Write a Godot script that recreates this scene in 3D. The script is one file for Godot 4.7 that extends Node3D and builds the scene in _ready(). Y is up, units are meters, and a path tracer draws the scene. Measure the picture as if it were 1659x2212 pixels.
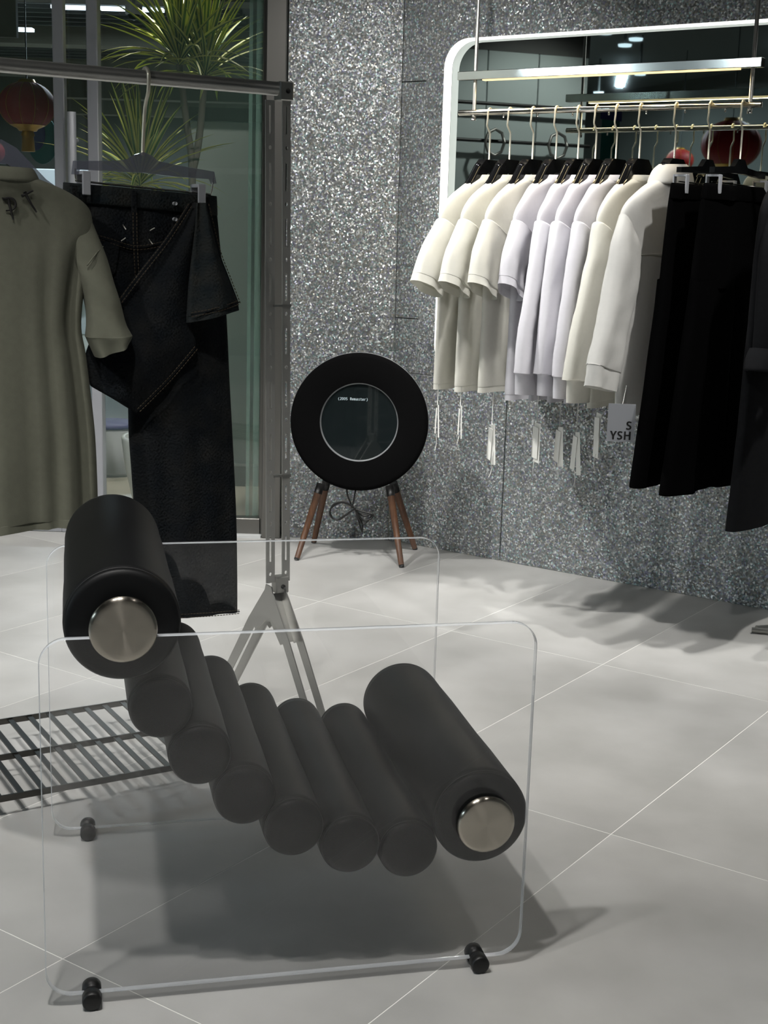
extends Node3D
# A fashion shop corner: acrylic lounge chair with bolsters, garment racks, round speaker, glitter wall.

const EX := Vector3(0.8228, 0, 0.5684)   # along the glitter wall on the right
const MX := Vector3(-0.5684, 0, 0.8228)  # out of that wall into the shop
const WALL_BASE := Vector3(0.02, 0, -5.405)
const WALL_TURN := -0.6046
const RACK_BASE := Vector3(-0.259, 0, -3.241)
const RACK_TURN := 0.5323
const SHOP_HEIGHT := 3.0

var M := {}
var taken := {}
var rng := RandomNumberGenerator.new()
var wrinkle := FastNoiseLite.new()

func _ready() -> void:
	rng.seed = 41
	camera_and_light()
	materials()
	shop_shell()
	storefront()
	mall()
	lounge_chair()
	garment_rack()
	round_speaker()
	wall_rail()

# ------------------------------------------------------------------ camera, environment, large lights
func camera_and_light() -> void:
	var cam := Camera3D.new()
	cam.name = "camera"
	var p := 0.2049
	var r := 0.0294
	var fw := Vector3(0, -sin(p), -cos(p))
	var up := Vector3(0, cos(p), -sin(p))
	var right := Vector3(1, 0, 0)
	cam.transform = Transform3D(Basis(right * cos(r) + up * sin(r), up * cos(r) - right * sin(r), -fw), Vector3(0, 1.24, 0))
	cam.fov = rad_to_deg(2.0 * atan(1106.0 / 2920.4))
	cam.near = 0.05
	cam.far = 100.0
	add_child(cam)
	cam.current = true
	var we := WorldEnvironment.new()
	we.name = "world_environment"
	var env := Environment.new()
	env.background_mode = Environment.BG_COLOR
	env.background_color = Color(0.01, 0.01, 0.012)
	env.tonemap_mode = Environment.TONE_MAPPER_LINEAR
	env.tonemap_exposure = 1.0
	env.sdfgi_enabled = true
	env.ssao_enabled = true
	env.ssil_enabled = true
	we.environment = env
	add_child(we)

# ceiling spotlights of the shop, ending with those added to brighten single places: [x, z, aim x, aim y, aim z, energy, cone half angle]
const SPOTS := [
	[0.25, -3.8, 0.30, 0.0, -4.1, 3.0, 32.0],
	[1.5, -3.4, 1.35, 0.0, -3.75, 5.0, 32.0],
	[-1.15, -4.1, -1.05, 0.0, -4.5, 5.2, 33.0],
	[-1.9, -3.2, -1.7, 0.0, -3.4, 4.2, 34.0],
	[-0.50, -1.35, -0.35, 0.0, -1.75, 4.1, 40.0],
	[-0.97, -1.24, -0.60, 0.0, -1.85, 2.1, 40.0],
	[0.95, -1.3, 0.9, 0.0, -1.7, 0.8, 36.0],
	[0.05, -3.6, -0.15, 0.7, -5.3, 4.6, 34.0],
	[-1.5, -4.75, 0.75, 0.65, -4.65, 10.5, 18.0],  # added lamp, brightens the side faces of the white shirts
	[-0.1, -0.5, 0.9, 0.8, -4.5, 3.0, 17.0],  # added lamp, lights the hung clothes from the front
	[-2.5, -3.0, -3.45, 1.2, -3.3, 5.5, 42.0],  # added lamp, lifts the left wall for the mirror image
	[-2.2, -0.9, -0.85, 0.95, -3.0, 4.0, 15.0],  # added lamp, grazes the green tee so its folds show
	[-0.9, 0.9, -0.8, 0.0, 0.8, 1.8, 34.0],  # added lamp, brightens the rear that the steel caps reflect
	[1.1, 0.8, 1.0, 0.0, 0.7, 1.8, 34.0],  # added lamp, second one for the reflected rear
]
const SPOT_PLACES := ["before the round speaker", "at the right behind the chair", "left by the glass door", "behind the garment rack's left end", "nearest above the lounge chair", "left above the lounge chair", "right of the lounge chair", "aimed at the glitter panel behind the speaker", "added by the storefront to brighten the white shirts", "added near the camera to brighten the hung clothes", "added to brighten the left panel wall in the mirror", "added to bring out the folds of the green T-shirt", "added at the rear left to brighten reflections", "added at the rear right to brighten reflections"]

# ------------------------------------------------------------------ small helpers
func numbered(n: String) -> String:
	if not taken.has(n):
		taken[n] = 0
		return n
	taken[n] += 1
	return "%s_%03d" % [n, taken[n]]

func thing(called: String, label: String, category: String, at := Vector3.ZERO, turn := 0.0, group := "") -> Node3D:
	var o := Node3D.new()
	o.name = numbered(called)
	add_child(o)
	o.position = at
	o.rotation.y = turn
	o.set_meta("label", label)
	o.set_meta("category", category)
	if group != "":
		o.set_meta("group", group)
	return o

func structure(called: String, at := Vector3.ZERO, turn := 0.0) -> Node3D:
	var o := Node3D.new()
	o.name = called
	add_child(o)
	o.position = at
	o.rotation.y = turn
	o.set_meta("kind", "structure")
	return o

func tool(smooth := false) -> SurfaceTool:
	var s := SurfaceTool.new()
	s.begin(Mesh.PRIMITIVE_TRIANGLES)
	s.set_smooth_group(0 if smooth else -1)
	return s

func make(s: SurfaceTool, called: String, m: Material, parent: Node) -> MeshInstance3D:
	s.generate_normals()
	var o := MeshInstance3D.new()
	o.mesh = s.commit()
	o.material_override = m
	o.name = called
	parent.add_child(o, true)
	return o

func put(mesh: Mesh, called: String, m: Material, parent: Node, xf := Transform3D.IDENTITY) -> MeshInstance3D:
	var o := MeshInstance3D.new()
	o.mesh = mesh
	o.material_override = m
	o.name = called
	o.transform = xf
	parent.add_child(o, true)
	return o

func tri(s: SurfaceTool, a: Vector3, b: Vector3, c: Vector3) -> void:
	s.add_vertex(a); s.add_vertex(b); s.add_vertex(c)

func quad(s: SurfaceTool, a: Vector3, b: Vector3, c: Vector3, d: Vector3) -> void:
	tri(s, a, b, c)
	tri(s, a, c, d)

# chamfered box
func box(s: SurfaceTool, c: Vector3, size: Vector3, xf := Transform3D.IDENTITY, bevel := 0.0) -> void:
	var h := size * 0.5
	var e := minf(bevel, minf(h.x, minf(h.y, h.z)) * 0.9)
	if e <= 0.0:
		var v := []
		for i in 8:
			v.append(xf * (c + Vector3(h.x if i & 1 else -h.x, h.y if i & 2 else -h.y, h.z if i & 4 else -h.z)))
		for f in [[4, 6, 7, 5], [1, 3, 2, 0], [0, 2, 6, 4], [5, 7, 3, 1], [2, 3, 7, 6], [0, 4, 5, 1]]:
			quad(s, v[f[0]], v[f[1]], v[f[2]], v[f[3]])
		return
	var pt := func(i: int, ax: int) -> Vector3:
		var q := Vector3(h.x if i & 1 else -h.x, h.y if i & 2 else -h.y, h.z if i & 4 else -h.z)
		for a in 3:
			if a != ax:
				q[a] -= signf(q[a]) * e
		return xf * (c + q)
	for f in [[4, 6, 7, 5, 2], [1, 3, 2, 0, 2], [0, 2, 6, 4, 0], [5, 7, 3, 1, 0], [2, 3, 7, 6, 1], [0, 4, 5, 1, 1]]:
		quad(s, pt.call(f[0], f[4]), pt.call(f[1], f[4]), pt.call(f[2], f[4]), pt.call(f[3], f[4]))
	for d in 3:
		var a1: int = (d + 1) % 3
		var a2: int = (d + 2) % 3
		for k in 4:
			var i: int = (1 << a1 if k & 1 else 0) | (1 << a2 if k & 2 else 0)
			var j: int = i | (1 << d)
			quad(s, pt.call(i, a1), pt.call(j, a1), pt.call(j, a2), pt.call(i, a2))
	for i in 8:
		tri(s, pt.call(i, 0), pt.call(i, 1), pt.call(i, 2))

func block(called: String, c: Vector3, size: Vector3, m: Material, parent: Node, bevel := 0.0, xf := Transform3D.IDENTITY) -> MeshInstance3D:
	var s := tool()
	box(s, c, size, xf, bevel)
	return make(s, called, m, parent)

# skin rings of equal length
func skin(s: SurfaceTool, rings: Array, closed := true) -> void:
	for i in rings.size() - 1:
		var a: Array = rings[i]
		var b: Array = rings[i + 1]
		var n := a.size()
		for k in (n if closed else n - 1):
			var l: int = (k + 1) % n
			quad(s, a[k], a[l], b[l], b[k])

func fan(s: SurfaceTool, ring: Array, flip := false) -> void:
	var c := Vector3.ZERO
	for p in ring:
		c += p
	c /= ring.size()
	for k in ring.size():
		var l: int = (k + 1) % ring.size()
		if flip:
			tri(s, c, ring[l], ring[k])
		else:
			tri(s, c, ring[k], ring[l])

# tube along a path
func sweep(s: SurfaceTool, pts: Array, r: float, n := 8, r_end := -1.0) -> void:
	var rings := []
	var side := Vector3.ZERO
	for i in pts.size():
		var t: Vector3 = (pts[mini(i + 1, pts.size() - 1)] - pts[maxi(i - 1, 0)]).normalized()
		if side == Vector3.ZERO:
			side = t.cross(Vector3.UP if absf(t.y) < 0.9 else Vector3.RIGHT).normalized()
		side = (side - t * side.dot(t)).normalized()
		var other := t.cross(side)
		var rr := r if r_end < 0 else lerpf(r, r_end, float(i) / (pts.size() - 1))
		var ring := []
		for k in n:
			ring.append(pts[i] + (side * cos(TAU * k / n) + other * sin(TAU * k / n)) * rr)
		rings.append(ring)
	skin(s, rings)
	fan(s, rings[0])
	fan(s, rings[-1], true)

func curve(pts: Array, per := 6) -> Array:
	var out := []
	for i in pts.size() - 1:
		var a: Vector3 = pts[maxi(i - 1, 0)]
		var d: Vector3 = pts[mini(i + 2, pts.size() - 1)]
		for k in per:
			out.append((pts[i] as Vector3).cubic_interpolate(pts[i + 1], a, d, float(k) / per))
	out.append(pts[-1])
	return out

func wire(called: String, pts: Array, r: float, m: Material, parent: Node, n := 8, r_end := -1.0) -> MeshInstance3D:
	var s := tool(true)
	sweep(s, pts, r, n, r_end)
	return make(s, called, m, parent)

# revolve [radius, height] about y
func lathe(s: SurfaceTool, profile: Array, n := 32, xf := Transform3D.IDENTITY) -> void:
	var rings := []
	for p in profile:
		var ring := []
		for k in n:
			ring.append(xf * Vector3(p[0] * cos(TAU * k / n), p[1], p[0] * sin(TAU * k / n)))
		rings.append(ring)
	skin(s, rings)

# extrude a 2D polygon along z
func prism(s: SurfaceTool, poly: PackedVector2Array, z0: float, z1: float, xf := Transform3D.IDENTITY) -> void:
	var ids := Geometry2D.triangulate_polygon(poly)
	for k in range(0, ids.size(), 3):
		var a := poly[ids[k]]
		var b := poly[ids[k + 1]]
		var c := poly[ids[k + 2]]
		tri(s, xf * Vector3(a.x, a.y, z1), xf * Vector3(b.x, b.y, z1), xf * Vector3(c.x, c.y, z1))
		tri(s, xf * Vector3(a.x, a.y, z0), xf * Vector3(c.x, c.y, z0), xf * Vector3(b.x, b.y, z0))
	for k in poly.size():
		var a := poly[k]
		var b := poly[(k + 1) % poly.size()]
		quad(s, xf * Vector3(a.x, a.y, z0), xf * Vector3(b.x, b.y, z0), xf * Vector3(b.x, b.y, z1), xf * Vector3(a.x, a.y, z1))

func rounded(w0: float, h0: float, w1: float, h1: float, r: float, n := 8) -> PackedVector2Array:
	var out := PackedVector2Array()
	for c in [[w1 - r, h1 - r, 0.0], [w0 + r, h1 - r, 0.25], [w0 + r, h0 + r, 0.5], [w1 - r, h0 + r, 0.75]]:
		for k in n + 1:
			var a: float = TAU * (c[2] + 0.25 * k / n)
			out.append(Vector2(c[0] + r * cos(a), c[1] + r * sin(a)))
	return out

# a rectangular plate cell with one hole through it (hole polygon star-shaped about its centre)
func cell(s: SurfaceTool, x0: float, y0: float, x1: float, y1: float, hole: PackedVector2Array, z0: float, z1: float, xf := Transform3D.IDENTITY) -> void:
	var c := Vector2.ZERO
	for p in hole:
		c += p
	c /= hole.size()
	var dirs := []
	for p in hole:
		dirs.append((p - c).angle())
	for p in [Vector2(x0, y0), Vector2(x1, y0), Vector2(x1, y1), Vector2(x0, y1)]:
		dirs.append((p - c).angle())
	dirs.sort()
	var inner := []
	var outer := []
	for a in dirs:
		var d := Vector2.from_angle(a)
		var best := 0.0
		for k in hole.size():
			var hit: Variant = Geometry2D.segment_intersects_segment(c, c + d * 100.0, hole[k], hole[(k + 1) % hole.size()])
			if hit != null:
				best = maxf(best, (hit as Vector2 - c).length())
		if best == 0.0:
			for p in hole:
				if absf(angle_difference((p - c).angle(), a)) < 1e-4:
					best = (p - c).length()
		inner.append(c + d * best)
		var tx := ((x1 if d.x > 0 else x0) - c.x) / d.x if absf(d.x) > 1e-9 else 1e9
		var ty := ((y1 if d.y > 0 else y0) - c.y) / d.y if absf(d.y) > 1e-9 else 1e9
		outer.append(c + d * minf(tx, ty))
	var n := inner.size()
	for k in n:
		var l: int = (k + 1) % n
		var a: Vector2 = inner[k]
		var b: Vector2 = inner[l]
		var e: Vector2 = outer[l]
		var f: Vector2 = outer[k]
		quad(s, xf * Vector3(a.x, a.y, z1), xf * Vector3(b.x, b.y, z1), xf * Vector3(e.x, e.y, z1), xf * Vector3(f.x, f.y, z1))
		quad(s, xf * Vector3(a.x, a.y, z0), xf * Vector3(f.x, f.y, z0), xf * Vector3(e.x, e.y, z0), xf * Vector3(b.x, b.y, z0))
		quad(s, xf * Vector3(a.x, a.y, z0), xf * Vector3(b.x, b.y, z0), xf * Vector3(b.x, b.y, z1), xf * Vector3(a.x, a.y, z1))
		quad(s, xf * Vector3(e.x, e.y, z0), xf * Vector3(f.x, f.y, z0), xf * Vector3(f.x, f.y, z1), xf * Vector3(e.x, e.y, z1))

# flattened cloth tube through rows [left x, left y, right x, right y, z centre, half depth]
func cloth(rows: Array, fold: Callable, n := 44, per := 5) -> SurfaceTool:
	var fine := []
	for i in rows.size() - 1:
		for k in per:
			var t := float(k) / per
			var row := []
			for c in 6:
				row.append(cubic_interpolate(rows[i][c], rows[i + 1][c], rows[maxi(i - 1, 0)][c], rows[mini(i + 2, rows.size() - 1)][c], t))
			fine.append(row)
	fine.append(rows[-1])
	var rings := []
	for i in fine.size():
		var w: Array = fine[i]
		var v := float(i) / (fine.size() - 1)
		var mid := Vector2(w[0] + w[2], w[1] + w[3]) * 0.5
		var half := Vector2(w[2] - w[0], w[3] - w[1]) * 0.5
		var ring := []
		for k in n:
			var a := TAU * k / n
			var c := cos(a)
			var sn := sin(a)
			var u := signf(c) * pow(absf(c), 0.8)
			var p := mid + half * u
			var z: float = w[4] + w[5] * signf(sn) * pow(absf(sn), 0.75)
			z += fold.call(u, v, p) * (1.0 - 0.55 * pow(absf(u), 6.0))
			ring.append(Vector3(p.x, p.y, z))
		rings.append(ring)
	var s := tool(true)
	skin(s, rings)
	return s

func clear(x: float) -> float:
	return x if x < 0.2 else 0.2 + (x - 0.2) * 0.4

func mirrored(rows: Array) -> Array:
	var out := []
	for w in rows:
		out.append([-clear(w[2]), w[3], -clear(w[0]), w[1], w[4], w[5]])
	return out

# ------------------------------------------------------------------ materials
func mat(c: Color, rough: float, metal := 0.0, spec := 0.5) -> StandardMaterial3D:
	var m := StandardMaterial3D.new()
	m.albedo_color = c
	m.roughness = rough
	m.metallic = metal
	m.metallic_specular = spec
	return m

func glow(c: Color, energy: float) -> StandardMaterial3D:
	var m := mat(Color(0.8, 0.8, 0.8), 0.6)
	m.emission_enabled = true
	m.emission = c
	m.emission_energy_multiplier = energy
	return m

func noise_texture(seed_: int, freq: float, lo: Color, hi: Color, size := 512, octaves := 4) -> NoiseTexture2D:
	var f := FastNoiseLite.new()
	f.seed = seed_
	f.frequency = freq
	f.fractal_octaves = octaves
	var t := NoiseTexture2D.new()
	t.width = size
	t.height = size
	t.seamless = true
	t.noise = f
	var g := Gradient.new()
	g.set_color(0, lo)
	g.set_color(1, hi)
	t.color_ramp = g
	return t

func bump_texture(seed_: int, freq: float, strength: float, size := 512) -> NoiseTexture2D:
	var f := FastNoiseLite.new()
	f.seed = seed_
	f.frequency = freq
	f.fractal_octaves = 3
	var t := NoiseTexture2D.new()
	t.width = size
	t.height = size
	t.seamless = true
	t.as_normal_map = true
	t.bump_strength = strength
	t.noise = f
	return t

func tri_map(m: StandardMaterial3D, scale_: float, world := false) -> void:
	m.uv1_triplanar = true
	m.uv1_world_triplanar = world
	m.uv1_scale = Vector3.ONE * scale_

func fabric(c: Color, weave: Texture2D, spread := 0.06) -> StandardMaterial3D:
	var m := mat(c, 0.92, 0.0, 0.25)
	m.albedo_texture = noise_texture(int(c.r * 900) + int(c.b * 77), 0.02, Color(1 - spread, 1 - spread, 1 - spread), Color.WHITE, 256)
	m.normal_enabled = true
	m.normal_texture = weave
	m.normal_scale = 0.35
	tri_map(m, 9.0)
	if c.v > 0.3:
		m.rim_enabled = true
		m.rim = 0.12
	return m

func glitter() -> StandardMaterial3D:
	var size := 2048
	var f := FastNoiseLite.new()
	f.noise_type = FastNoiseLite.TYPE_CELLULAR
	f.cellular_return_type = FastNoiseLite.RETURN_CELL_VALUE
	f.cellular_jitter = 1.0
	f.seed = 5
	f.frequency = 0.31
	f.fractal_type = FastNoiseLite.FRACTAL_NONE
	var src := f.get_image(size, size, false, false, false).get_data()
	var shade := []
	var bend := []
	var r := RandomNumberGenerator.new()
	r.seed = 12
	for i in 256:
		var v := r.randf()
		var l := 0.5 + 0.14 * v
		if v > 0.6: l = 0.56 + 0.2 * r.randf()
		if v > 0.9: l = 0.8 + 0.18 * r.randf()
		var tint := r.randf()
		var c := Color(l, l, l)
		if tint < 0.14: c = Color(l * 0.88, l * 1.0, l * 1.0)
		elif tint < 0.24: c = Color(l * 0.93, l * 0.92, l * 1.06)
		elif tint < 0.3: c = Color(l * 1.04, l * 1.0, l * 0.92)
		shade.append([clampi(int(c.r * 255), 0, 255), clampi(int(c.g * 255), 0, 255), clampi(int(c.b * 255), 0, 255)])
		var a := r.randf() * TAU
		var t := 0.5 * sqrt(r.randf())
		var nv := Vector3(cos(a) * t, sin(a) * t, 1).normalized()
		bend.append([int((nv.x * 0.5 + 0.5) * 255), int((nv.y * 0.5 + 0.5) * 255), int((nv.z * 0.5 + 0.5) * 255)])
	var col := PackedByteArray()
	var nor := PackedByteArray()
	col.resize(size * size * 3)
	nor.resize(size * size * 3)
	for i in size * size:
		var v := src[i]
		var a: Array = shade[v]
		var b: Array = bend[v]
		var k := i * 3
		col[k] = a[0]; col[k + 1] = a[1]; col[k + 2] = a[2]
		nor[k] = b[0]; nor[k + 1] = b[1]; nor[k + 2] = b[2]
	var m := mat(Color(0.985, 1.0, 1.0), 0.33, 0.34)
	m.albedo_texture = ImageTexture.create_from_image(Image.create_from_data(size, size, false, Image.FORMAT_RGB8, col))
	m.normal_enabled = true
	m.normal_texture = ImageTexture.create_from_image(Image.create_from_data(size, size, false, Image.FORMAT_RGB8, nor))
	tri_map(m, 1.0 / 3.4)
	return m

func materials() -> void:
	var weave := bump_texture(3, 0.35, 3.0, 256)
	M.tiles = []
	for k in 4:
		var t := mat(Color(0.745, 0.743, 0.734) * [1.0, 0.985, 1.012, 0.99][k], 0.42)
		t.albedo_texture = noise_texture(20 + k, 0.006, Color(0.87, 0.87, 0.865), Color(1, 1, 1), 512, 6)
		t.roughness_texture = noise_texture(30 + k, 0.01, Color(0.85, 0.85, 0.85), Color.WHITE, 256)
		tri_map(t, 0.7, true)
		M.tiles.append(t)
	M.grout = mat(Color(0.93, 0.93, 0.91), 0.9)
	M.glitter = glitter()
	M.wall_paint = mat(Color(0.62, 0.62, 0.61), 0.8)
	M.rear_paint = mat(Color(0.4, 0.4, 0.39), 0.8)
	M.ceiling_paint = mat(Color(0.36, 0.36, 0.36), 0.9)
	M.dark_ceiling = mat(Color(0.28, 0.285, 0.28), 0.85)
	M.frame_metal = mat(Color(0.50, 0.495, 0.48), 0.38, 0.85)
	M.pale_metal = mat(Color(0.78, 0.79, 0.82), 0.4, 0.6)
	M.steel = mat(Color(0.66, 0.66, 0.645), 0.42, 0.5)
	M.steel.normal_enabled = true
	M.steel.normal_texture = bump_texture(51, 0.4, 0.6, 256)
	M.steel.normal_scale = 0.2
	tri_map(M.steel, 6.0)
	M.strip_steel = M.steel.duplicate()
	M.steel.metallic = 0.9
	M.steel.roughness = 0.34
	M.shaded_steel = mat(Color(0.36, 0.355, 0.34), 0.34, 1.0)  # steel darkened in colour for the dark ceiling the shelf reflects
	M.chrome = mat(Color(0.84, 0.83, 0.80), 0.12, 1.0)
	var turned := mat(Color(0.74, 0.715, 0.67), 0.26, 1.0)
	turned.anisotropy_enabled = true
	turned.anisotropy = -0.9
	M.turned = turned
	M.leather = mat(Color(0.056, 0.06, 0.065), 0.5, 0.0, 0.36)
	M.seam = mat(Color(0.06, 0.06, 0.062), 0.6)
	var acr := mat(Color(0.93, 0.95, 0.96, 0.006), 0.015)
	acr.transparency = BaseMaterial3D.TRANSPARENCY_ALPHA
	M.acrylic = acr
	var edge := mat(Color(0.93, 0.95, 0.97, 0.5), 0.06)
	edge.transparency = BaseMaterial3D.TRANSPARENCY_ALPHA
	M.acrylic_edge = edge
	M.rubber = mat(Color(0.07, 0.07, 0.07), 0.45)
	var gl := mat(Color(0.62, 0.80, 0.74, 0.035), 0.015)
	gl.transparency = BaseMaterial3D.TRANSPARENCY_ALPHA
	M.glass = gl
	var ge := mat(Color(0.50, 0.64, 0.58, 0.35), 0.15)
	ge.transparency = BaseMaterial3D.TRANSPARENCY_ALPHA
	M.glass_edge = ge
	M.mirror = mat(Color(0.62, 0.65, 0.64), 0.015, 1.0)
	M.led = glow(Color(1.0, 0.99, 0.97), 1.5)
	M.led_warm = glow(Color(1.0, 0.90, 0.66), 1.1)
	M.spot_lens = glow(Color(1.0, 0.98, 0.95), 4.0)
	M.strip = glow(Color(0.86, 0.95, 1.0), 2.6)
	M.black_cloth = fabric(Color(0.055, 0.057, 0.06), weave, 0.1)
	M.sage = fabric(Color(0.42, 0.425, 0.375), weave)
	M.cream = fabric(Color(0.845, 0.84, 0.805), weave, 0.02)
	M.white = fabric(Color(0.825, 0.82, 0.845), weave, 0.02)
	M.warm_white = fabric(Color(0.84, 0.838, 0.825), weave, 0.02)
	for k in ["cream", "white", "warm_white"]:
		M[k].backlight_enabled = true
		M[k].backlight = Color(0.5, 0.5, 0.48)
	M.black_wool = fabric(Color(0.02, 0.02, 0.022), weave, 0.1)
	M.black_wool.metallic_specular = 0.1
	M.black_denim = fabric(Color(0.075, 0.078, 0.088), weave, 0.2)
	var denim := mat(Color(1, 1, 1), 0.95, 0.0, 0.2)
	denim.albedo_texture = noise_texture(77, 0.012, Color(0.075, 0.095, 0.115), Color(0.16, 0.16, 0.155), 512, 5)
	denim.normal_enabled = true
	denim.normal_texture = weave
	denim.normal_scale = 0.5
	tri_map(denim, 1.7)
	M.denim = denim
	var faded := denim.duplicate()
	faded.albedo_texture = noise_texture(78, 0.02, Color(0.105, 0.135, 0.155), Color(0.21, 0.21, 0.195), 512, 5)
	M.denim_faded = faded
	M.tan_thread = mat(Color(0.25, 0.215, 0.16), 0.9)
	M.white_thread = mat(Color(0.8, 0.79, 0.75), 0.8)
	M.print_black = mat(Color(0.055, 0.05, 0.045), 0.8)
	var pl := mat(Color(0.45, 0.46, 0.52, 0.55), 0.08)
	pl.transparency = BaseMaterial3D.TRANSPARENCY_ALPHA
	M.clear_plastic = pl
	M.smoke_plastic = mat(Color(0.06, 0.062, 0.068), 0.08)
	M.hook_metal = mat(Color(0.86, 0.84, 0.77), 0.35, 0.55)
	M.grey_plastic = mat(Color(0.66, 0.67, 0.69), 0.35)
	M.card = mat(Color(0.90, 0.90, 0.88), 0.7)
	M.card_grey = mat(Color(0.60, 0.61, 0.63), 0.7)
	var wood := mat(Color(1, 1, 1), 0.5)
	var wt := noise_texture(91, 0.03, Color(0.25, 0.16, 0.11), Color(0.44, 0.30, 0.20), 256, 4)
	wood.albedo_texture = wt
	wood.uv1_triplanar = true
	wood.uv1_scale = Vector3(14, 1.6, 14)
	M.wood = wood
	M.speaker_cloth = mat(Color(0.05, 0.05, 0.053), 0.95, 0.0, 0.15)
	M.screen = mat(Color(0.10, 0.125, 0.13), 0.04, 0.0, 1.0)
	M.screen.clearcoat_enabled = true
	M.screen.clearcoat = 1.0
	M.screen.clearcoat_roughness = 0.02
	M.screen_text = glow(Color(0.55, 0.72, 0.78), 0.55)
	M.bezel = mat(Color(0.55, 0.56, 0.57), 0.4, 0.3)
	M.red_silk = mat(Color(0.62, 0.06, 0.05), 0.6)
	M.gold = mat(Color(0.75, 0.55, 0.16), 0.4, 0.6)
	M.leaf = mat(Color(1, 1, 1), 0.5)
	M.leaf.vertex_color_use_as_albedo = true
	M.leaf.backlight_enabled = true
	M.leaf.backlight = Color(0.35, 0.4, 0.15)
	M.bark = mat(Color(0.42, 0.40, 0.36), 0.9)
	M.pot = mat(Color(0.86, 0.88, 0.87), 0.35)
	M.soil = mat(Color(0.2, 0.16, 0.12), 1.0)
	M.mall_floor = mat(Color(0.60, 0.58, 0.53), 0.3)
	M.mall_wall = mat(Color(0.58, 0.62, 0.615), 0.7)
	M.mall_far = mat(Color(0.30, 0.30, 0.28), 0.8)
	M.mall_beige = mat(Color(0.40, 0.39, 0.33), 0.7)
	M.teal = mat(Color(0.05, 0.42, 0.40), 0.6)
	M.violet = mat(Color(0.18, 0.16, 0.45), 0.6)
	M.white_gloss = mat(Color(0.85, 0.86, 0.86), 0.3)
	M.black_metal = mat(Color(0.05, 0.05, 0.05), 0.45, 0.3)

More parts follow.
